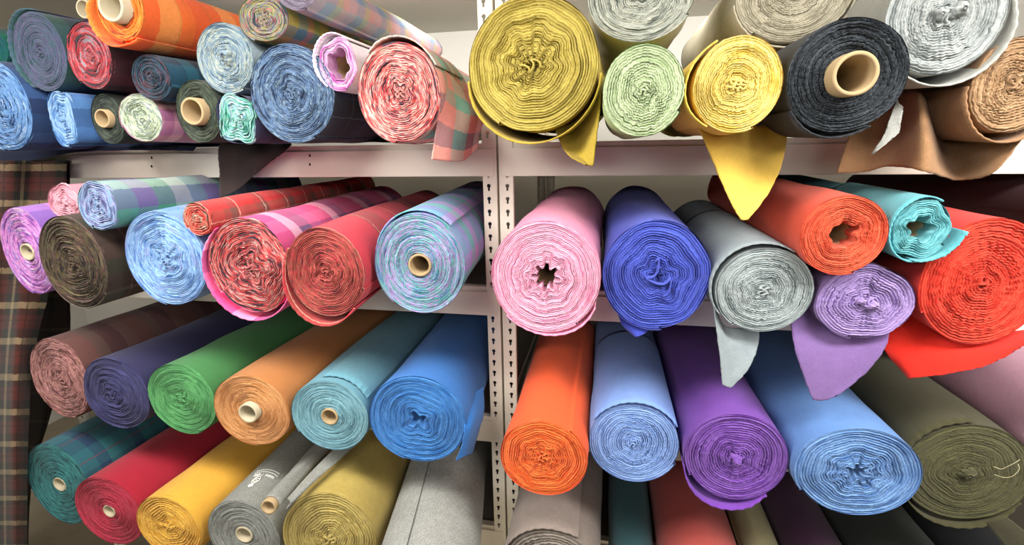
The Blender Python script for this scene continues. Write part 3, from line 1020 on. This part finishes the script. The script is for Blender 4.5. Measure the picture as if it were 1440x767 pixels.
p_lavgreen = mat_plaid('plaid_lavgreen', [(0, '#6a7a98'), (.3, '#4a9a78'), (.55, '#6a5a88'), (.8, '#a8b4a8')], [(0, '#5a8a90'), (.25, '#6a6090'), (.5, '#3f8a6a'), (.75, '#a0b0a8')], 0.2, 0.22)
roll('lavender blue roll with a green and purple checked side, topmost on the second left shelf', (107, 252, 168, 328), p_lavgreen,
     mat_edge('e_lav', ['#5a5a88', '#8a90bc', '#7aa0c0', '#a8a8cc', '#5f6f98']), Y=1.0, group=G3, layers=11, flute=0.4, lam=0.35, hole_depth=0.04, folds=0, az=-0.03, ax=-0.03)
p_skybl = mat_plaid('plaid_skybl', [(0, '#5a80b8'), (.5, '#7a98c8')], [(0, '#6088bc'), (.5, '#8a9ac8')])
roll('sky blue roll on the second left shelf, left of the pink-wrapped red roll', (174, 294, 293, 432), p_skybl,
     mat_edge('e_skybl', ['#4f78b4', '#7fa8dc', '#a0c4ec', '#6a94cc', '#8fa0d0']), shelf=2, group=G3, flute=0.4, lobes=(5, 6, 7), folds=2, ax=-0.03)
p_redpl = mat_plaid('plaid_redpl', [(0, '#d83a38'), (.4, '#b02a30'), (.7, '#8a5a4a')], [(0, '#d03434'), (.4, '#a83a38'), (.6, '#6a4a44'), (.8, '#d84040')], thin=[('u', 0.09, 0.003, '#e0b098'), ('v', 0.1, 0.003, '#e8c0a8')])
roll('small bright red checked roll lying on the sky blue and pink-wrapped rolls', (257, 284, 298, 334), p_redpl,
     mat_edge('e_redpl', ['#4a3030', '#c83a34', '#e86a58', '#8a6a58', '#d8b0a0']), Y=1.0, group=G3, layers=7, flute=0.4, lam=0.5, L=0.9, ax=-0.045)
p_hotpink = mat_plaid('plaid_hotpink', [(0, '#e84a88'), (.3, '#f0a0c0'), (.55, '#7a4a78'), (.8, '#e06a98')], [(0, '#e03a78'), (.3, '#f4c0d0'), (.5, '#5a4a70'), (.75, '#d05088')], 0.2, 0.2)
R = roll('red, black and cream speckled roll in a loose hot pink checked wrap', (293, 306, 410, 441), p_hotpink,
     mat_edge('e_redblk', ['#2f2630', '#6a3038', '#c83c40', '#d84848', '#c0a8a0', '#a83038', '#4a3a44', '#e06a60']), shelf=2, group=G3, flute=0.6, lam=0.3, lobes=(4, 5, 6), wrinkle=0.6, L=0.8, ax=-0.05)
build_wrap(R, 130, 335, 0.017, ext=0.006, peak=0.5)
p_dkr = mat_plaid('plaid_deepred', [(0, '#c83040'), (.45, '#8a2a2e'), (.7, '#6a4030')], [(0, '#c02c3c'), (.5, '#6a3a30'), (.8, '#b83440')], 0.5, 0.3, thin=[('v', 0.16, 0.003, '#d8a890')])
R = roll('deep red and olive roll with a sagging red outer turn, left of the turquoise roll', (402, 317, 514, 446), p_dkr,
     mat_edge('e_deepred', ['#6a2a2c', '#b83a40', '#8a5040', '#d85a58', '#7a4a3a', '#c04448']), shelf=2, group=G3, flute=0.4, gap=1.2, L=0.8, folds=1, hole_depth=0.03, ax=-0.07)
build_wrap(R, 150, 308, 0.021, ext=0.010, peak=0.62)
p_turq = mat_plaid('plaid_turq', [(0, '#7a90c0'), (.3, '#58b8a0'), (.55, '#a880c8'), (.8, '#7098c0')], [(0, '#6a98b8'), (.3, '#8a88c8'), (.5, '#50b898'), (.75, '#b488c8')], 0.15, 0.17)
R = roll('turquoise and lilac checked roll with a tube, against the centre posts', (526, 300, 656, 442), p_turq,
     mat_edge('e_turq', ['#6a88b8', '#58b8a8', '#a8b0d8', '#b890d0', '#78c8b8', '#8fa8d0']), shelf=2, group=G3, core='tube', core_px=16.5, protrude=0.004, wrinkle=0.8, L=0.8, ax=-0.09)
build_wrap(R, 48, 165, 0.003, ext=-0.012, length=1.0)

# ------------------------------------------------------------------ second shelf right
G4 = 'plain cloth rolls on the second right shelf'
R = roll('bubblegum pink roll with a star-shaped hole, beside the centre posts', (689, 308, 848, 469), mat_cloth('cloth_pink', '#dd8aa8', 0.1),
     mat_edge('e_pink', ['#e890b4', '#f8bcd4', '#f2a8c6'], 0.25), shelf=2, group=G4, core='hole', core_px=17, flute=0.22, lam=0.16, lobes=(8,), flute2=0.1, wrinkle=0.8, layers=25, gap=0.7)
build_wrap(R, 225, 330, 0.005, ext=0.004, peak=0.7)
m_royal = mat_cloth('cloth_royal', '#3a46a8', 0.1)
R = roll('royal blue roll with a folded centre, between the pink and grey rolls', (846, 306, 1003, 466), m_royal,
     mat_edge('e_royal', ['#3a48b0', '#5566d0', '#4656c0'], 0.2), shelf=2, group=G4, flute=0.5, lam=0.28, lobes=(4, 5, 6, 7), wrinkle=0.4, gap=1.1, layers=22, folds=1, fold_r=0.42, fold_out=0.010)
patch('hanging_end', [[(868, 440, 1.02), (876, 458, 1.0), (892, 473, .985)], [(888, 450, 1.0), (890, 463, .985), (895, 474, .978)], [(920, 455, 1.0), (912, 465, .985), (899, 473, .98)]], m_royal, R.root, na=14, nb=14)
m_grey = mat_cloth('cloth_grey', '#838d91', 0.15)
R = roll('blue-grey roll with a loose outer turn and tail, right of the royal blue roll', (1003, 346, 1148, 470), m_grey,
     mat_edge('e_grey', ['#8a9698', '#b4bebe', '#a0aaac'], 0.35), shelf=2, group=G4, wrinkle=0.9, flute=0.4)
build_wrap(R, 60, 215, 0.010, ext=0.008)
patch('hanging_end', [[(1000, 400, 1.0), (1005, 445, .98), (1011, 490, .97), (1014, 520, .965), (1016, 541, .96)], [(1015, 455, 1.01), (1024, 480, .985), (1026, 505, .975), (1024, 528, .967), (1022, 544, .961)],
      [(1044, 462, 1.02), (1050, 480, 1.0), (1046, 505, .985), (1036, 528, .97), (1026, 545, .962)], [(1068, 466, 1.03), (1066, 482, 1.01), (1060, 504, .99), (1047, 526, .975), (1029, 544, .963)]], m_grey, R.root)
roll('orange-red roll with an open core, between the blue-grey and aqua rolls', (1123, 272, 1253, 388), mat_cloth('cloth_orred', '#cf4526', 0.12),
     mat_edge('e_orred', ['#c8452a', '#ee6a48', '#dc5636'], 0.3), Y=0.98, group=G4, core='hole', core_px=18, flute=0.16, lam=0.2, lobes=(5, 6, 7), wrinkle=0.7, layers=15, gap=1.0, L=0.85)
m_aqua = mat_cloth('cloth_aqua', '#5aa4ae', 0.12)
R = roll('aqua blue roll with a loose pointed outer turn, above the lavender and scarlet rolls', (1253, 279, 1340, 365), m_aqua,
     mat_edge('e_aqua', ['#4f9aa4', '#80ccd2', '#66b4bc'], 0.2), Y=0.98, group=G4, core='hole', core_px=17, flute=0.22, lam=0.4, lobes=(5, 6, 7), layers=8, gap=1.4)
build_wrap(R, 60, 285, 0.005, ext=0.010, peak=0.6)
loose_edge(R, [(1284, 367), (1302, 368), (1325, 361), (1345, 347), (1362, 326)], R.Y-0.012, 0.16, m_aqua)
m_scar = mat_cloth('cloth_scarlet', '#c8261a', 0.12)
R = roll('large scarlet roll at the right edge, with a wide red fold sagging below it', (1291, 305, 1482, 487), m_scar,
     mat_edge('e_scarlet', ['#c82c1c', '#ec4c36', '#da3a28'], 0.3), Y=0.93, group=G4, wrinkle=1.0, layers=22, flute=0.3, folds=1, hole_depth=0.03)
patch('hanging_end', [[(1270, 420, 1.08), (1252, 455, 1.05), (1240, 485, 1.03), (1278, 533, 1.0)], [(1290, 440, 1.05), (1283, 475, 1.02), (1280, 505, 1.0), (1285, 532, .985)],
      [(1330, 465, 1.02), (1332, 490, .99), (1330, 508, .975), (1326, 527, .965)], [(1390, 470, 1.0), (1394, 488, .975), (1392, 500, .96), (1388, 514, .95)], [(1440, 465, .985), (1448, 472, .965), (1448, 478, .955), (1440, 486, .95)]], m_scar, R.root, na=44)
m_lil = mat_cloth('cloth_lilac', '#71578a', 0.14)
R = roll('lavender roll with a broad tail hanging down, below the orange-red roll', (1146, 373, 1291, 478), m_lil,
     mat_edge('e_lilac', ['#8a70b0', '#b49ad4', '#a088c2'], 0.25), Y=0.95, group=G4, flute=0.45, lam=0.35, wrinkle=0.6, layers=15, folds=1, fold_r=0.22, fold_out=0.008, knobs=((0.008, -0.004, 0.008, 0.016), (-0.009, 0.002, 0.006, 0.012)))
patch('hanging_end', [[(1118, 420, 1.03), (1112, 450, 1.0), (1118, 490, .975), (1130, 530, .965), (1143, 562, .96)], [(1165, 440, 1.03), (1165, 470, 1.0), (1164, 500, .98), (1160, 535, .967), (1152, 564, .961)],
      [(1210, 455, 1.02), (1212, 480, .99), (1203, 510, .975), (1186, 538, .968), (1164, 562, .962)], [(1250, 455, 1.0), (1250, 475, .98), (1238, 500, .97), (1212, 530, .965), (1178, 556, .962)]], m_lil, R.root, na=34, nb=34)
roll('dark maroon roll at the back right, above the scarlet roll', (1470, 240, 1600, 335), mat_cloth('cloth_maroon', '#3a141a', 0.15), mat_edge('e_maroon', ['#3a141a', '#521c24']), Y=1.15, group=G4, L=0.9, az=-0.05)

# ------------------------------------------------------------------ third shelf left
G5 = 'cloth rolls in the row on the third left shelf'
D5 = -0.03
p_mauve = mat_plaid('plaid_mauve', [(0, '#5a3a38'), (.5, '#4a302e')], [(0, '#6a443c'), (.3, '#5a4a40'), (.5, '#4a2c30'), (.8, '#6a5048')], 0.2, 0.18)
roll('mauve brown checked roll at the left end of the third shelf', (42, 475, 128, 588), p_mauve,
     mat_edge('e_mauve', ['#5a3434', '#9a6460', '#c08a86', '#7a4a48', '#a87a70']), shelf=3, az=D5, group=G5, wrinkle=0.9)
roll('dark navy purple roll, second on the third left shelf', (115, 500, 214, 605), mat_cloth('cloth_indigo', '#2c2a4e', 0.12),
     mat_edge('e_indigo', ['#2f2e56', '#42416e'], 0.2), shelf=3, az=D5, group=G5, gap=0.25, wrinkle=0.3, rough=0.003, dome=-0.012)
roll('grass green roll on the third left shelf', (205, 509, 308, 613), mat_cloth('cloth_green', '#3f7a44', 0.12),
     mat_edge('e_green', ['#3f8048', '#62a868', '#4f9458'], 0.25), shelf=3, az=D5, group=G5, gap=0.8)
roll('orange tan roll with a cream tube on the third left shelf', (298, 525, 411, 629), mat_cloth('cloth_tan', '#b0713c', 0.12),
     mat_edge('e_tan', ['#b87840', '#dca068', '#cc8c54'], 0.25), shelf=3, az=D5, group=G5, core='tube', core_px=14.5, protrude=0.016, tube_mat=M_TUBEW, ax=-0.02)
R = roll('dusty teal roll with a small tube on the third left shelf', (408, 534, 521, 636), mat_cloth('cloth_dteal', '#5f8f9e', 0.14),
     mat_edge('e_dteal', ['#5c8c9c', '#84b2be', '#70a0ae'], 0.25), shelf=3, az=D5, group=G5, core='tube', core_px=12.5, protrude=0.004, gap=0.6, layers=18, ax=-0.035)
build_wrap(R, 28, 100, 0.003, ext=-0.018, length=1.0)
m_cob = mat_cloth('cloth_cobalt', '#2a69b0', 0.12)
R = roll('cobalt blue roll against the centre posts on the third left shelf', (519, 528, 657, 651), m_cob,
     mat_edge('e_cobalt', ['#2a68b0', '#4d8cd0', '#3a7ac2'], 0.2), shelf=3, az=D5, group=G5, gap=0.8, flute=0.35, lobes=(3, 4, 5), t0=0.16, hole_depth=0.06, folds=0, ax=-0.04)
patch('hanging_end', [[(640, 560, 1.08), (652, 595, 1.0), (650, 625, .985), (641, 648, .985)], [(660, 555, 1.1), (666, 590, 1.03), (660, 620, 1.01), (654, 642, 1.0)], [(680, 545, 1.16), (680, 580, 1.12), (672, 610, 1.09), (664, 638, 1.07)]], m_cob, R.root)

# ------------------------------------------------------------------ third shelf right
G6 = 'plain cloth rolls on the third right shelf'
m_or = mat_cloth('cloth_orange', '#e8551c', 0.1)
R = roll('vivid orange roll with a flower-shaped centre, beside the centre posts', (700, 589, 828, 699), m_or,
     mat_edge('e_vorange', ['#e4541c', '#f87c3c', '#f0682a'], 0.2), shelf=3, az=-0.02, group=G6, flute=0.3, lam=0.22, lobes=(7,), flute2=0.15, t0=0.1, wrinkle=0.25, gap=1.0, layers=18, hole_depth=0.03, seam=52)
m_peri = mat_cloth('cloth_peri', '#7191cf', 0.12)
R = roll('periwinkle blue roll between the vivid orange and violet rolls', (825, 566, 960, 680), m_peri,
     mat_edge('e_peri', ['#6a8ccc', '#92b2ec', '#7ea0de'], 0.25), shelf=3, az=-0.02, group=G6, wrinkle=0.7, layers=20, gap=0.8)
build_wrap(R, 30, 150, 0.003, ext=0.004)
m_vio = mat_cloth('cloth_violet', '#6b3a98', 0.12)
R = roll('violet roll with a pinched centre and a loose lower fold, below the grey tail', (961, 581, 1112, 706), m_vio,
     mat_edge('e_violet', ['#653694', '#8a5cb8', '#7848a8'], 0.2), shelf=3, az=-0.02, group=G6, layers=19, gap=1.0, folds=4, fold_r=0.12, fold_out=0.004, knobs=((0.0, 0.002, 0.009, 0.02),))
build_wrap(R, 195, 310, 0.016, ext=0.010, peak=0.5)
R = roll('large cornflower blue roll with a star-shaped centre on the third right shelf', (1113, 599, 1303, 730), mat_cloth('cloth_corn', '#5a82bc', 0.12),
     mat_edge('e_corn', ['#5078b4', '#7ea6da', '#6690cc'], 0.2), shelf=3, az=-0.02, group=G6, flute=0.27, lam=0.2, lobes=(7,), flute2=0.15, wrinkle=0.15, layers=17, gap=1.1, t0=0.16, hole_depth=0.03, folds=0)
m_olv = mat_cloth('cloth_olive', '#403d26', 0.2)
R = roll('olive green roll with loose threads at its core, at the right of the third shelf', (1262, 592, 1462, 735), m_olv,
     mat_edge('e_olive', ['#454329', '#5a5838', '#4e4c30'], 0.3), shelf=3, az=-0.02, group=G6, gap=0.15, wrinkle=0.3, layers=20, folds=2, fold_r=0.12, fold_out=0.004, hole_depth=0.02, knobs=((0.004, 0.0, 0.012, 0.012), (-0.008, -0.004, 0.008, 0.010)))
build_wrap(R, 205, 330, 0.012, ext=0.010, peak=0.5)
build_wrap(R, 95, 160, 0.004, ext=0.003, name='loose_flap')
patch('hanging_end', [[(1386, 735, .97), (1400, 752, .98), (1425, 785, .99)], [(1400, 730, .965), (1425, 752, .975), (1455, 785, .985)], [(1415, 726, .965), (1446, 752, .975), (1480, 785, .985)]], m_olv, R.root, na=14, nb=14)
def thread(R, pts, r, name):
    cu = [at_y(*p) for p in pts]
    c = catmull(cu, 40)
    V, faces = [], []
    for i, p in enumerate(c):
        for k in range(5):
            a = 2*PI*k/5
            V.append(p+np.array([math.cos(a)*r, 0, math.sin(a)*r]))
    for i in range(39):
        for k in range(5):
            k2 = (k+1) % 5
            faces.append((i*5+k, i*5+k2, i*5+5+k2, i*5+5+k))
    link_mesh(name, np.array(V), faces, mat_cloth('thread_'+name, '#b5ad8a', 0.1), R.root)
yy = R.Y-0.012
thread(R, [(1398, 657, yy), (1408, 660, yy), (1418, 656, yy-.004), (1428, 651, yy-.006), (1434, 647, yy-.004)], 0.0009, 'loose_thread')
thread(R, [(1398, 668, yy), (1412, 672, yy), (1424, 670, yy-.004), (1433, 661, yy-.006), (1432, 653, yy-.006)], 0.0009, 'loose_thread')
roll('dusty pink roll running off the right edge behind the olive roll', (1440, 520, 1600, 672), mat_cloth('cloth_dpink', '#b58a9c', 0.12), mat_edge('e_dpink', ['#b58a9c', '#d0a8b8']), Y=1.05, group=G6, L=0.62, az=-0.1)

# ------------------------------------------------------------------ bottom shelf left
G7 = 'cloth rolls in the row on the lowest left shelf'
p_pea = mat_plaid('plaid_peacock', [(0, '#2a5a66'), (.5, '#223a52')], [(0, '#2c6068'), (.4, '#253c58'), (.7, '#2f6f70')], 0.14, 0.12, thin=[('u', .09, .003, '#6a3a40')])
roll('peacock teal checked roll with a small tube, left end of the lowest row', (37, 624, 130, 738), p_pea,
     mat_edge('e_peacock', ['#1f4a50', '#2f6f70', '#3f8a88', '#2a5a66']), shelf=4, az=D5, group=G7, core='tube', core_px=11, protrude=0.0, gap=0.3, tube_mat=M_TUBEW)
m_crim = mat_cloth('cloth_crimson', '#a01c30', 0.12)
roll('crimson red roll with a small tube in the lowest left row', (105, 671, 202, 767), m_crim,
     mat_edge('e_crimson', ['#a01e34', '#c03a50', '#b02a40'], 0.2), shelf=4, az=D5, group=G7, core='tube', core_px=10, protrude=0.0, gap=1.2, tube_mat=M_TUBEW)
R = roll('golden yellow roll in the lowest left row, right of the crimson roll', (184, 690, 292, 792), mat_cloth('cloth_gold', '#d9a23a', 0.1),
     mat_edge('e_gold', ['#d49a30', '#ecb850', '#e0a83e'], 0.2), shelf=4, az=D5, group=G7, gap=0.9, flute=0.5, layers=13)
m_gr1 = mat_cloth('cloth_midgrey', '#75766f', 0.2, '#8f908a')
R = roll('mid grey roll with a stamped white emblem, between the golden and ochre rolls', (285, 697, 402, 806), m_gr1,
     mat_edge('e_midgrey', ['#6e706c', '#989a94', '#82847e'], 0.3), shelf=4, az=D5, group=G7, core='tube', core_px=13, protrude=0.002, gap=0.35, tube_mat=M_TUBEW, ax=-0.06)
RG = R
R = roll('ochre gold roll in the lowest left row, right of the mid grey roll', (397, 692, 532, 824), mat_cloth('cloth_ochre', '#a8924a', 0.18),
     mat_edge('e_ochre', ['#a08c4a', '#c2ae66', '#b29c58'], 0.25), shelf=4, az=D5, group=G7, gap=0.7, layers=18, ax=-0.12)
m_gr2 = mat_cloth('cloth_ltgrey2', '#7f807a', 0.25, '#a2a39d')
R = roll('light grey roll running below the frame, right end of the lowest left row', (526, 774, 672, 905), m_gr2, mat_edge('e_ltgrey2', ['#94948c', '#b4b4ac']), shelf=4, ax=-0.2, az=-0.05, group=G7)
build_wrap(R, 110, 190, 0.012, ext=0.001, length=0.9)

# ------------------------------------------------------------------ bottom shelf right
G8 = 'cloth rolls in the row on the lowest right shelf'
R = roll('taupe grey roll in the lowest row beside the centre posts', (707, 744, 848, 862), mat_cloth('cloth_taupe', '#82766e', 0.2), mat_edge('e_taupe', ['#82786e', '#a3988e']), shelf=4, az=-0.02, group=G8, layers=14)
build_wrap(R, 60, 165, 0.004, ext=0.006)
roll('dark bottle teal roll between the taupe and brick red rolls', (848, 790, 938, 880), mat_cloth('cloth_bottle', '#20454a', 0.12), mat_edge('e_bottle', ['#20454a']), shelf=4, az=-0.02, group=G8)
roll('brick red roll in the lowest right row, below the violet roll', (926, 790, 1070, 915), mat_cloth('cloth_brick', '#9a3f38', 0.12), mat_edge('e_brick', ['#9a3f38']), shelf=4, az=-0.02, group=G8, L=0.8)
roll('khaki beige roll squeezed between the brick red and plum rolls', (1058, 796, 1124, 870), mat_cloth('cloth_khaki', '#a39a74', 0.14), mat_edge('e_khaki', ['#a39a74']), shelf=4, az=-0.02, group=G8, L=0.85)
roll('dark plum roll in the lowest right row', (1112, 785, 1232, 895), mat_cloth('cloth_plum', '#40203c', 0.12), mat_edge('e_plum', ['#40203c']), shelf=4, az=-0.02, group=G8, L=0.8)
roll('blackish green roll in the lowest right row, below the cornflower roll', (1226, 790, 1370, 915), mat_cloth('cloth_forest', '#2a302a', 0.12), mat_edge('e_forest', ['#2a302a']), shelf=4, az=-0.02, group=G8, L=0.8)
roll('black roll in the lowest right row, below the olive roll', (1368, 800, 1520, 930), mat_cloth('cloth_jet', '#16171a', 0.12), mat_edge('e_jet', ['#16171a']), shelf=4, az=-0.02, group=G8, L=0.8)

# ------------------------------------------------------------------ second tube and stamp on the grey roll
def tube_on(R, p0, p1, r, name, mat, wall, cone=1.0, lump=0.0, bevel=True, flat=False):
    """short tube from p0 (front) to p1 (back), open at the front"""
    d = p1-p0; Lg = np.linalg.norm(d); d = d/Lg
    ex = np.cross(d, [0, 0, 1]); ex /= np.linalg.norm(ex); ez = np.cross(ex, d)
    J, n = 36, 24
    V, U, F = [], [], []
    rng = np.random.default_rng(5)
    th = np.linspace(0, 2*PI, J, endpoint=False)
    lum = lump*sumcos(th, [2, 3, 5], rng, 0.3)
    rows = [(s, r*(1+(cone-1)*s), s*Lg) for s in np.linspace(0, 1, n)][::-1] + [(0, r*wall, 0.0), (0, r*wall, Lg*0.9)]
    for i, (s, rr, dd) in enumerate(rows):
        w = rr+(lum*(0.5+s)+lump*0.7*np.sin(9*s+th*3)*s if i < n else 0)
        P = p0 + np.outer(np.cos(th)*w, ex) + np.outer(np.sin(th)*w, ez) + d*dd
        V += P.tolist(); U += [(a*r, dd) for a in th]
    for i in range(len(rows)-1):
        for j in range(J):
            j2 = (j+1) % J
            F.append((i*J+j, i*J+j2, (i+1)*J+j2, (i+1)*J+j))
    return link_mesh(name, np.array(V), F, mat, R.root, U)
p0 = at_y(377, 714, 0.875); p1 = at_y(452, 630, 1.16)
dd = (p1-p0)/np.linalg.norm(p1-p0)
tube_on(RG, p0, p0+dd*0.25, 0.0195, 'spare_tube', M_TUBE, 0.74)
tube_on(RG, p0+dd*0.014, p1, 0.0225, 'wound_tail', m_gr1, 0.9, cone=1.0, lump=0.003)
patch('hanging_end', [[(404, 702, .91), (408, 707, .90), (402, 717, .885)], [(434, 668, .985), (441, 674, .975), (437, 683, .96)], [(470, 632, 1.085), (478, 640, 1.075), (477, 647, 1.06)], [(505, 600, 1.2), (513, 608, 1.19), (514, 615, 1.18)]], m_gr1, RG.root, uvs=1.0)

def on_roll(R, u, v):
    """where the ray through a pixel meets the roll's side"""
    d = ray(u, v); d = d/np.linalg.norm(d)
    o = CAMPOS-R.C
    def comp(w):
        return np.array([w @ R.ex/R.rx, w @ R.ez/R.rz])
    a0, b0 = comp(o), comp(d)
    A, B, Cc = b0 @ b0, 2*a0 @ b0, a0 @ a0-1
    disc = max(0, B*B-4*A*Cc)
    t = (-B-math.sqrt(disc))/(2*A)
    P = CAMPOS+d*t
    ww = P-R.C
    n = (ww @ R.ex)/R.rx**2*R.ex + (ww @ R.ez)/R.rz**2*R.ez
    n /= np.linalg.norm(n)
    return P, n

# the stamp: local frame at the emblem on the roll surface, e1 across the roll, e2 towards the far end
Pc, nc = on_roll(RG, 358.5, 678)
ang0 = math.atan2((Pc-RG.C) @ RG.ez/RG.rz, (Pc-RG.C) @ RG.ex/RG.rx)
dep0 = (Pc-RG.C) @ RG.a
def surf(x, y, lift=0.0016):
    """x metres across (to the picture's right), y metres along the roll (away)"""
    Rm = Rm_of(RG)
    a = ang0 - x/Rm
    rad = 1+(lift+0.0012)/Rm
    return RG.C + RG.ex*RG.rx*rad*math.cos(a) + RG.ez*RG.rz*rad*math.sin(a) + RG.a*(dep0+y)

def ink_strokes(name, strokes, w, parent):
    V, F = [], []
    for st in strokes:
        st = [np.array(p, float) for p in st]
        s0 = len(V)
        for i, p in enumerate(st):
            q = st[min(i+1, len(st)-1)]-st[max(i-1, 0)]
            q = q/(np.linalg.norm(q)+1e-9)
            nrm = np.array([-q[1], q[0]])*w/2
            for sg in (1, -1):
                V.append(surf(*(p+nrm*sg), lift=0.0018)); V.append(surf(*(p+nrm*sg), lift=0.0006))
        for i in range(len(st)-1):
            a = s0+i*4; b = a+4
            F += [(a, b, b+2, a+2), (a, a+1, b+1, b), (a+2, b+2, b+3, a+3)]
    return link_mesh(name, np.array(V), F, M_INK, parent)

def circ(cx, cy, rx, ry, n=20, a0=0, a1=2*PI):
    return [(cx+rx*math.cos(a0+(a1-a0)*i/n), cy+ry*math.sin(a0+(a1-a0)*i/n)) for i in range(n+1)]

# orb emblem: ring with inner bars, small cross pattee at the end nearest the viewer
EMB = [circ(0, 0.004, 0.0098, 0.0098), [(-0.0092, 0.006), (-0.004, 0.008), (0.004, 0.008), (0.0092, 0.006)], circ(0, 0.001, 0.0055, 0.003, 12),
       [(0, -0.006), (0, -0.017)], [(-0.006, -0.0115), (0.006, -0.0115)], circ(0, -0.0115, 0.0042, 0.0042, 10), [(-0.006, -0.0145), (-0.006, -0.0085)], [(0.006, -0.0145), (0.006, -0.0085)]]
ink_strokes('stamp_emblem', [[(x, y*1.6) for x, y in st] for st in EMB], 0.0020, RG.root)
GL = {'H': [[(0, 0), (0, 1)], [(.7, 0), (.7, 1)], [(0, .5), (.7, .5)]], 'A': [[(0, 0), (.38, 1), (.76, 0)], [(.15, .4), (.6, .4)]],
      'R': [[(0, 0), (0, 1), (.55, 1), (.68, .75), (.55, .5), (0, .5)], [(.3, .5), (.7, 0)]], 'I': [[(.1, 0), (.1, 1)]],
      'S': [[(.65, .85), (.4, 1), (.1, .88), (.1, .62), (.6, .4), (.62, .12), (.35, 0), (.05, .15)]], 'T': [[(.35, 0), (.35, 1)], [(0, 1), (.7, 1)]],
      'W': [[(0, 1), (.22, 0), (.45, .8), (.68, 0), (.9, 1)]], 'E': [[(.6, 0), (0, 0), (0, 1), (.6, 1)], [(0, .5), (.5, .5)]],
      'D': [[(0, 0), (0, 1), (.4, 1), (.65, .75), (.65, .25), (.4, 0), (0, 0)]], ' ': []}
def arc_text(txt, x_mid, y_base, h, track):
    widths = {'I': .2, ' ': .5, 'W': .9}
    tot = sum(widths.get(c, .7)*h+track for c in txt)
    st = []
    x = -tot/2
    for c in txt:
        for s in GL[c]:
            pts = []
            for px, py in s:
                X = x+px*h; Y = py*h*1.7
                # upside down in the picture: read from the far end of the roll
                xx, yy = -X, -Y
                pts.append((x_mid+xx, y_base+yy-5.0*xx*xx))
            st.append(pts)
        x += widths.get(c, .7)*h+track
    return st
ink_strokes('stamp_lettering', arc_text('HARRIS TWEED', 0.010, 0.036, 0.0058, 0.0014), 0.0015, RG.root)
rngs = random.Random(4)
lines = []
for y in (0.044, 0.054):
    x = -0.036
    while x < 0.036:
        w = rngs.uniform(0.003, 0.007)
        lines.append([(0.010+x+w*t, y-5.0*(x+w*t)**2) for t in (0, .5, 1)])
        x += w+0.0016
ink_strokes('stamp_small_print', lines, 0.0034, RG.root)

# ------------------------------------------------------------------ hanging tartan length at the left end
p_tart = mat_plaid('plaid_tartan', [(0, '#48211c'), (.22, '#1c1d18'), (.50, '#85765a'), (.66, '#1c1d18'), (.84, '#48211c')],
     [(0, '#4a221e'), (.25, '#1d1e18'), (.50, '#948464'), (.68, '#1d1e18'), (.86, '#4a221e')], 0.17, 0.112, thin=[('u', .17, .002, '#12120f'), ('v', .112, .002, '#12120f')], off=(0.07, 0.045))
def colx(xs, Ys):
    return [(x, y, Y) for x, y, Y in zip(xs, (226, 300, 400, 500, 600, 700, 925), Ys)]
c0 = at_y(20, 800, 1.05)
o = patch('cloth_length', [colx((-110, -108, -104, -100, -98, -96, -94), (1.10, 1.08, 1.05, 1.03, 1.02, 1.01, 1.0)),
     colx((-40, -42, -44, -46, -48, -48, -48), (1.14, 1.12, 1.07, 1.01, .98, .97, .97)),
     colx((10, 8, 4, -4, -8, -8, -6), (1.13, 1.13, 1.12, 1.06, 1.01, 1.0, 1.0)),
     colx((50, 44, 34, 22, 18, 18, 20), (1.19, 1.18, 1.12, 1.02, .97, .96, .96)),
     colx((94, 90, 72, 48, 40, 38, 38), (1.20, 1.19, 1.16, 1.08, 1.02, 1.0, 1.0))], p_tart, None, origin=c0, na=70, nb=60)
o['label'] = 'brown and maroon tartan length hanging at the left edge beside the rack'; o['category'] = 'cloth'
o = patch('cloth_length', [colx((48, 47, 46, 44, 40, 36, 34), (1.235,)*7), colx((75, 75, 72, 68, 60, 40, 36), (1.225,)*7), colx((98, 98, 98, 96, 66, 42, 38), (1.24,)*7)],
     mat_plaid('plaid_tartan_b', [(0, '#2a1814'), (.4, '#1a1814'), (.7, '#3a2a22')], [(0, '#2a1a16'), (.4, '#4a4030'), (.5, '#1a1915')], 0.15, 0.135), None, origin=at_y(60, 700, 1.23), na=20, nb=40)
o['label'] = 'dark inner fold of cloth behind the hanging tartan length'; o['category'] = 'cloth'

# ------------------------------------------------------------------ light
def area(name, loc, size, size_y, energy, rot, col=(1, 1, 1)):
    l = bpy.data.lights.new(name, 'AREA')
    l.shape = 'RECTANGLE'; l.size = size; l.size_y = size_y; l.energy = energy; l.color = col
    o = bpy.data.objects.new(name, l)
    COL.objects.link(o)
    o.location = loc
    o.rotation_euler = rot
    return o
for x in (-0.95, 0.95):
    area('ceiling_light', (x, 0.34, CEILZ-0.02), 1.3, 0.35, 50, (math.radians(8), 0, 0), (1, 0.975, 0.93))
    area('ceiling_light', (x, -1.1, CEILZ-0.02), 1.5, 0.5, 36, (math.radians(32), 0, 0), (1, 0.975, 0.93))
area('ceiling_light', (0.0, 1.5, CEILZ-0.06), 2.8, 0.10, 20, (math.radians(40), 0, 0), (1, 0.98, 0.94))
w = bpy.data.worlds.new('world')
SC.world = w
w.use_nodes = True
w.node_tree.nodes['Background'].inputs[0].default_value = (1.0, 0.97, 0.93, 1)
w.node_tree.nodes['Background'].inputs[1].default_value = 0.06
vs = SC.view_settings
vs.view_transform = 'Standard'; vs.look = 'None'; vs.exposure = -0.06; vs.gamma = 1.0
vs.use_curve_mapping = False
SC.cycles.max_bounces = 6
SC.cycles.use_denoising = True
if False:
    for r in REPORT:
        print('ROLL', *r)
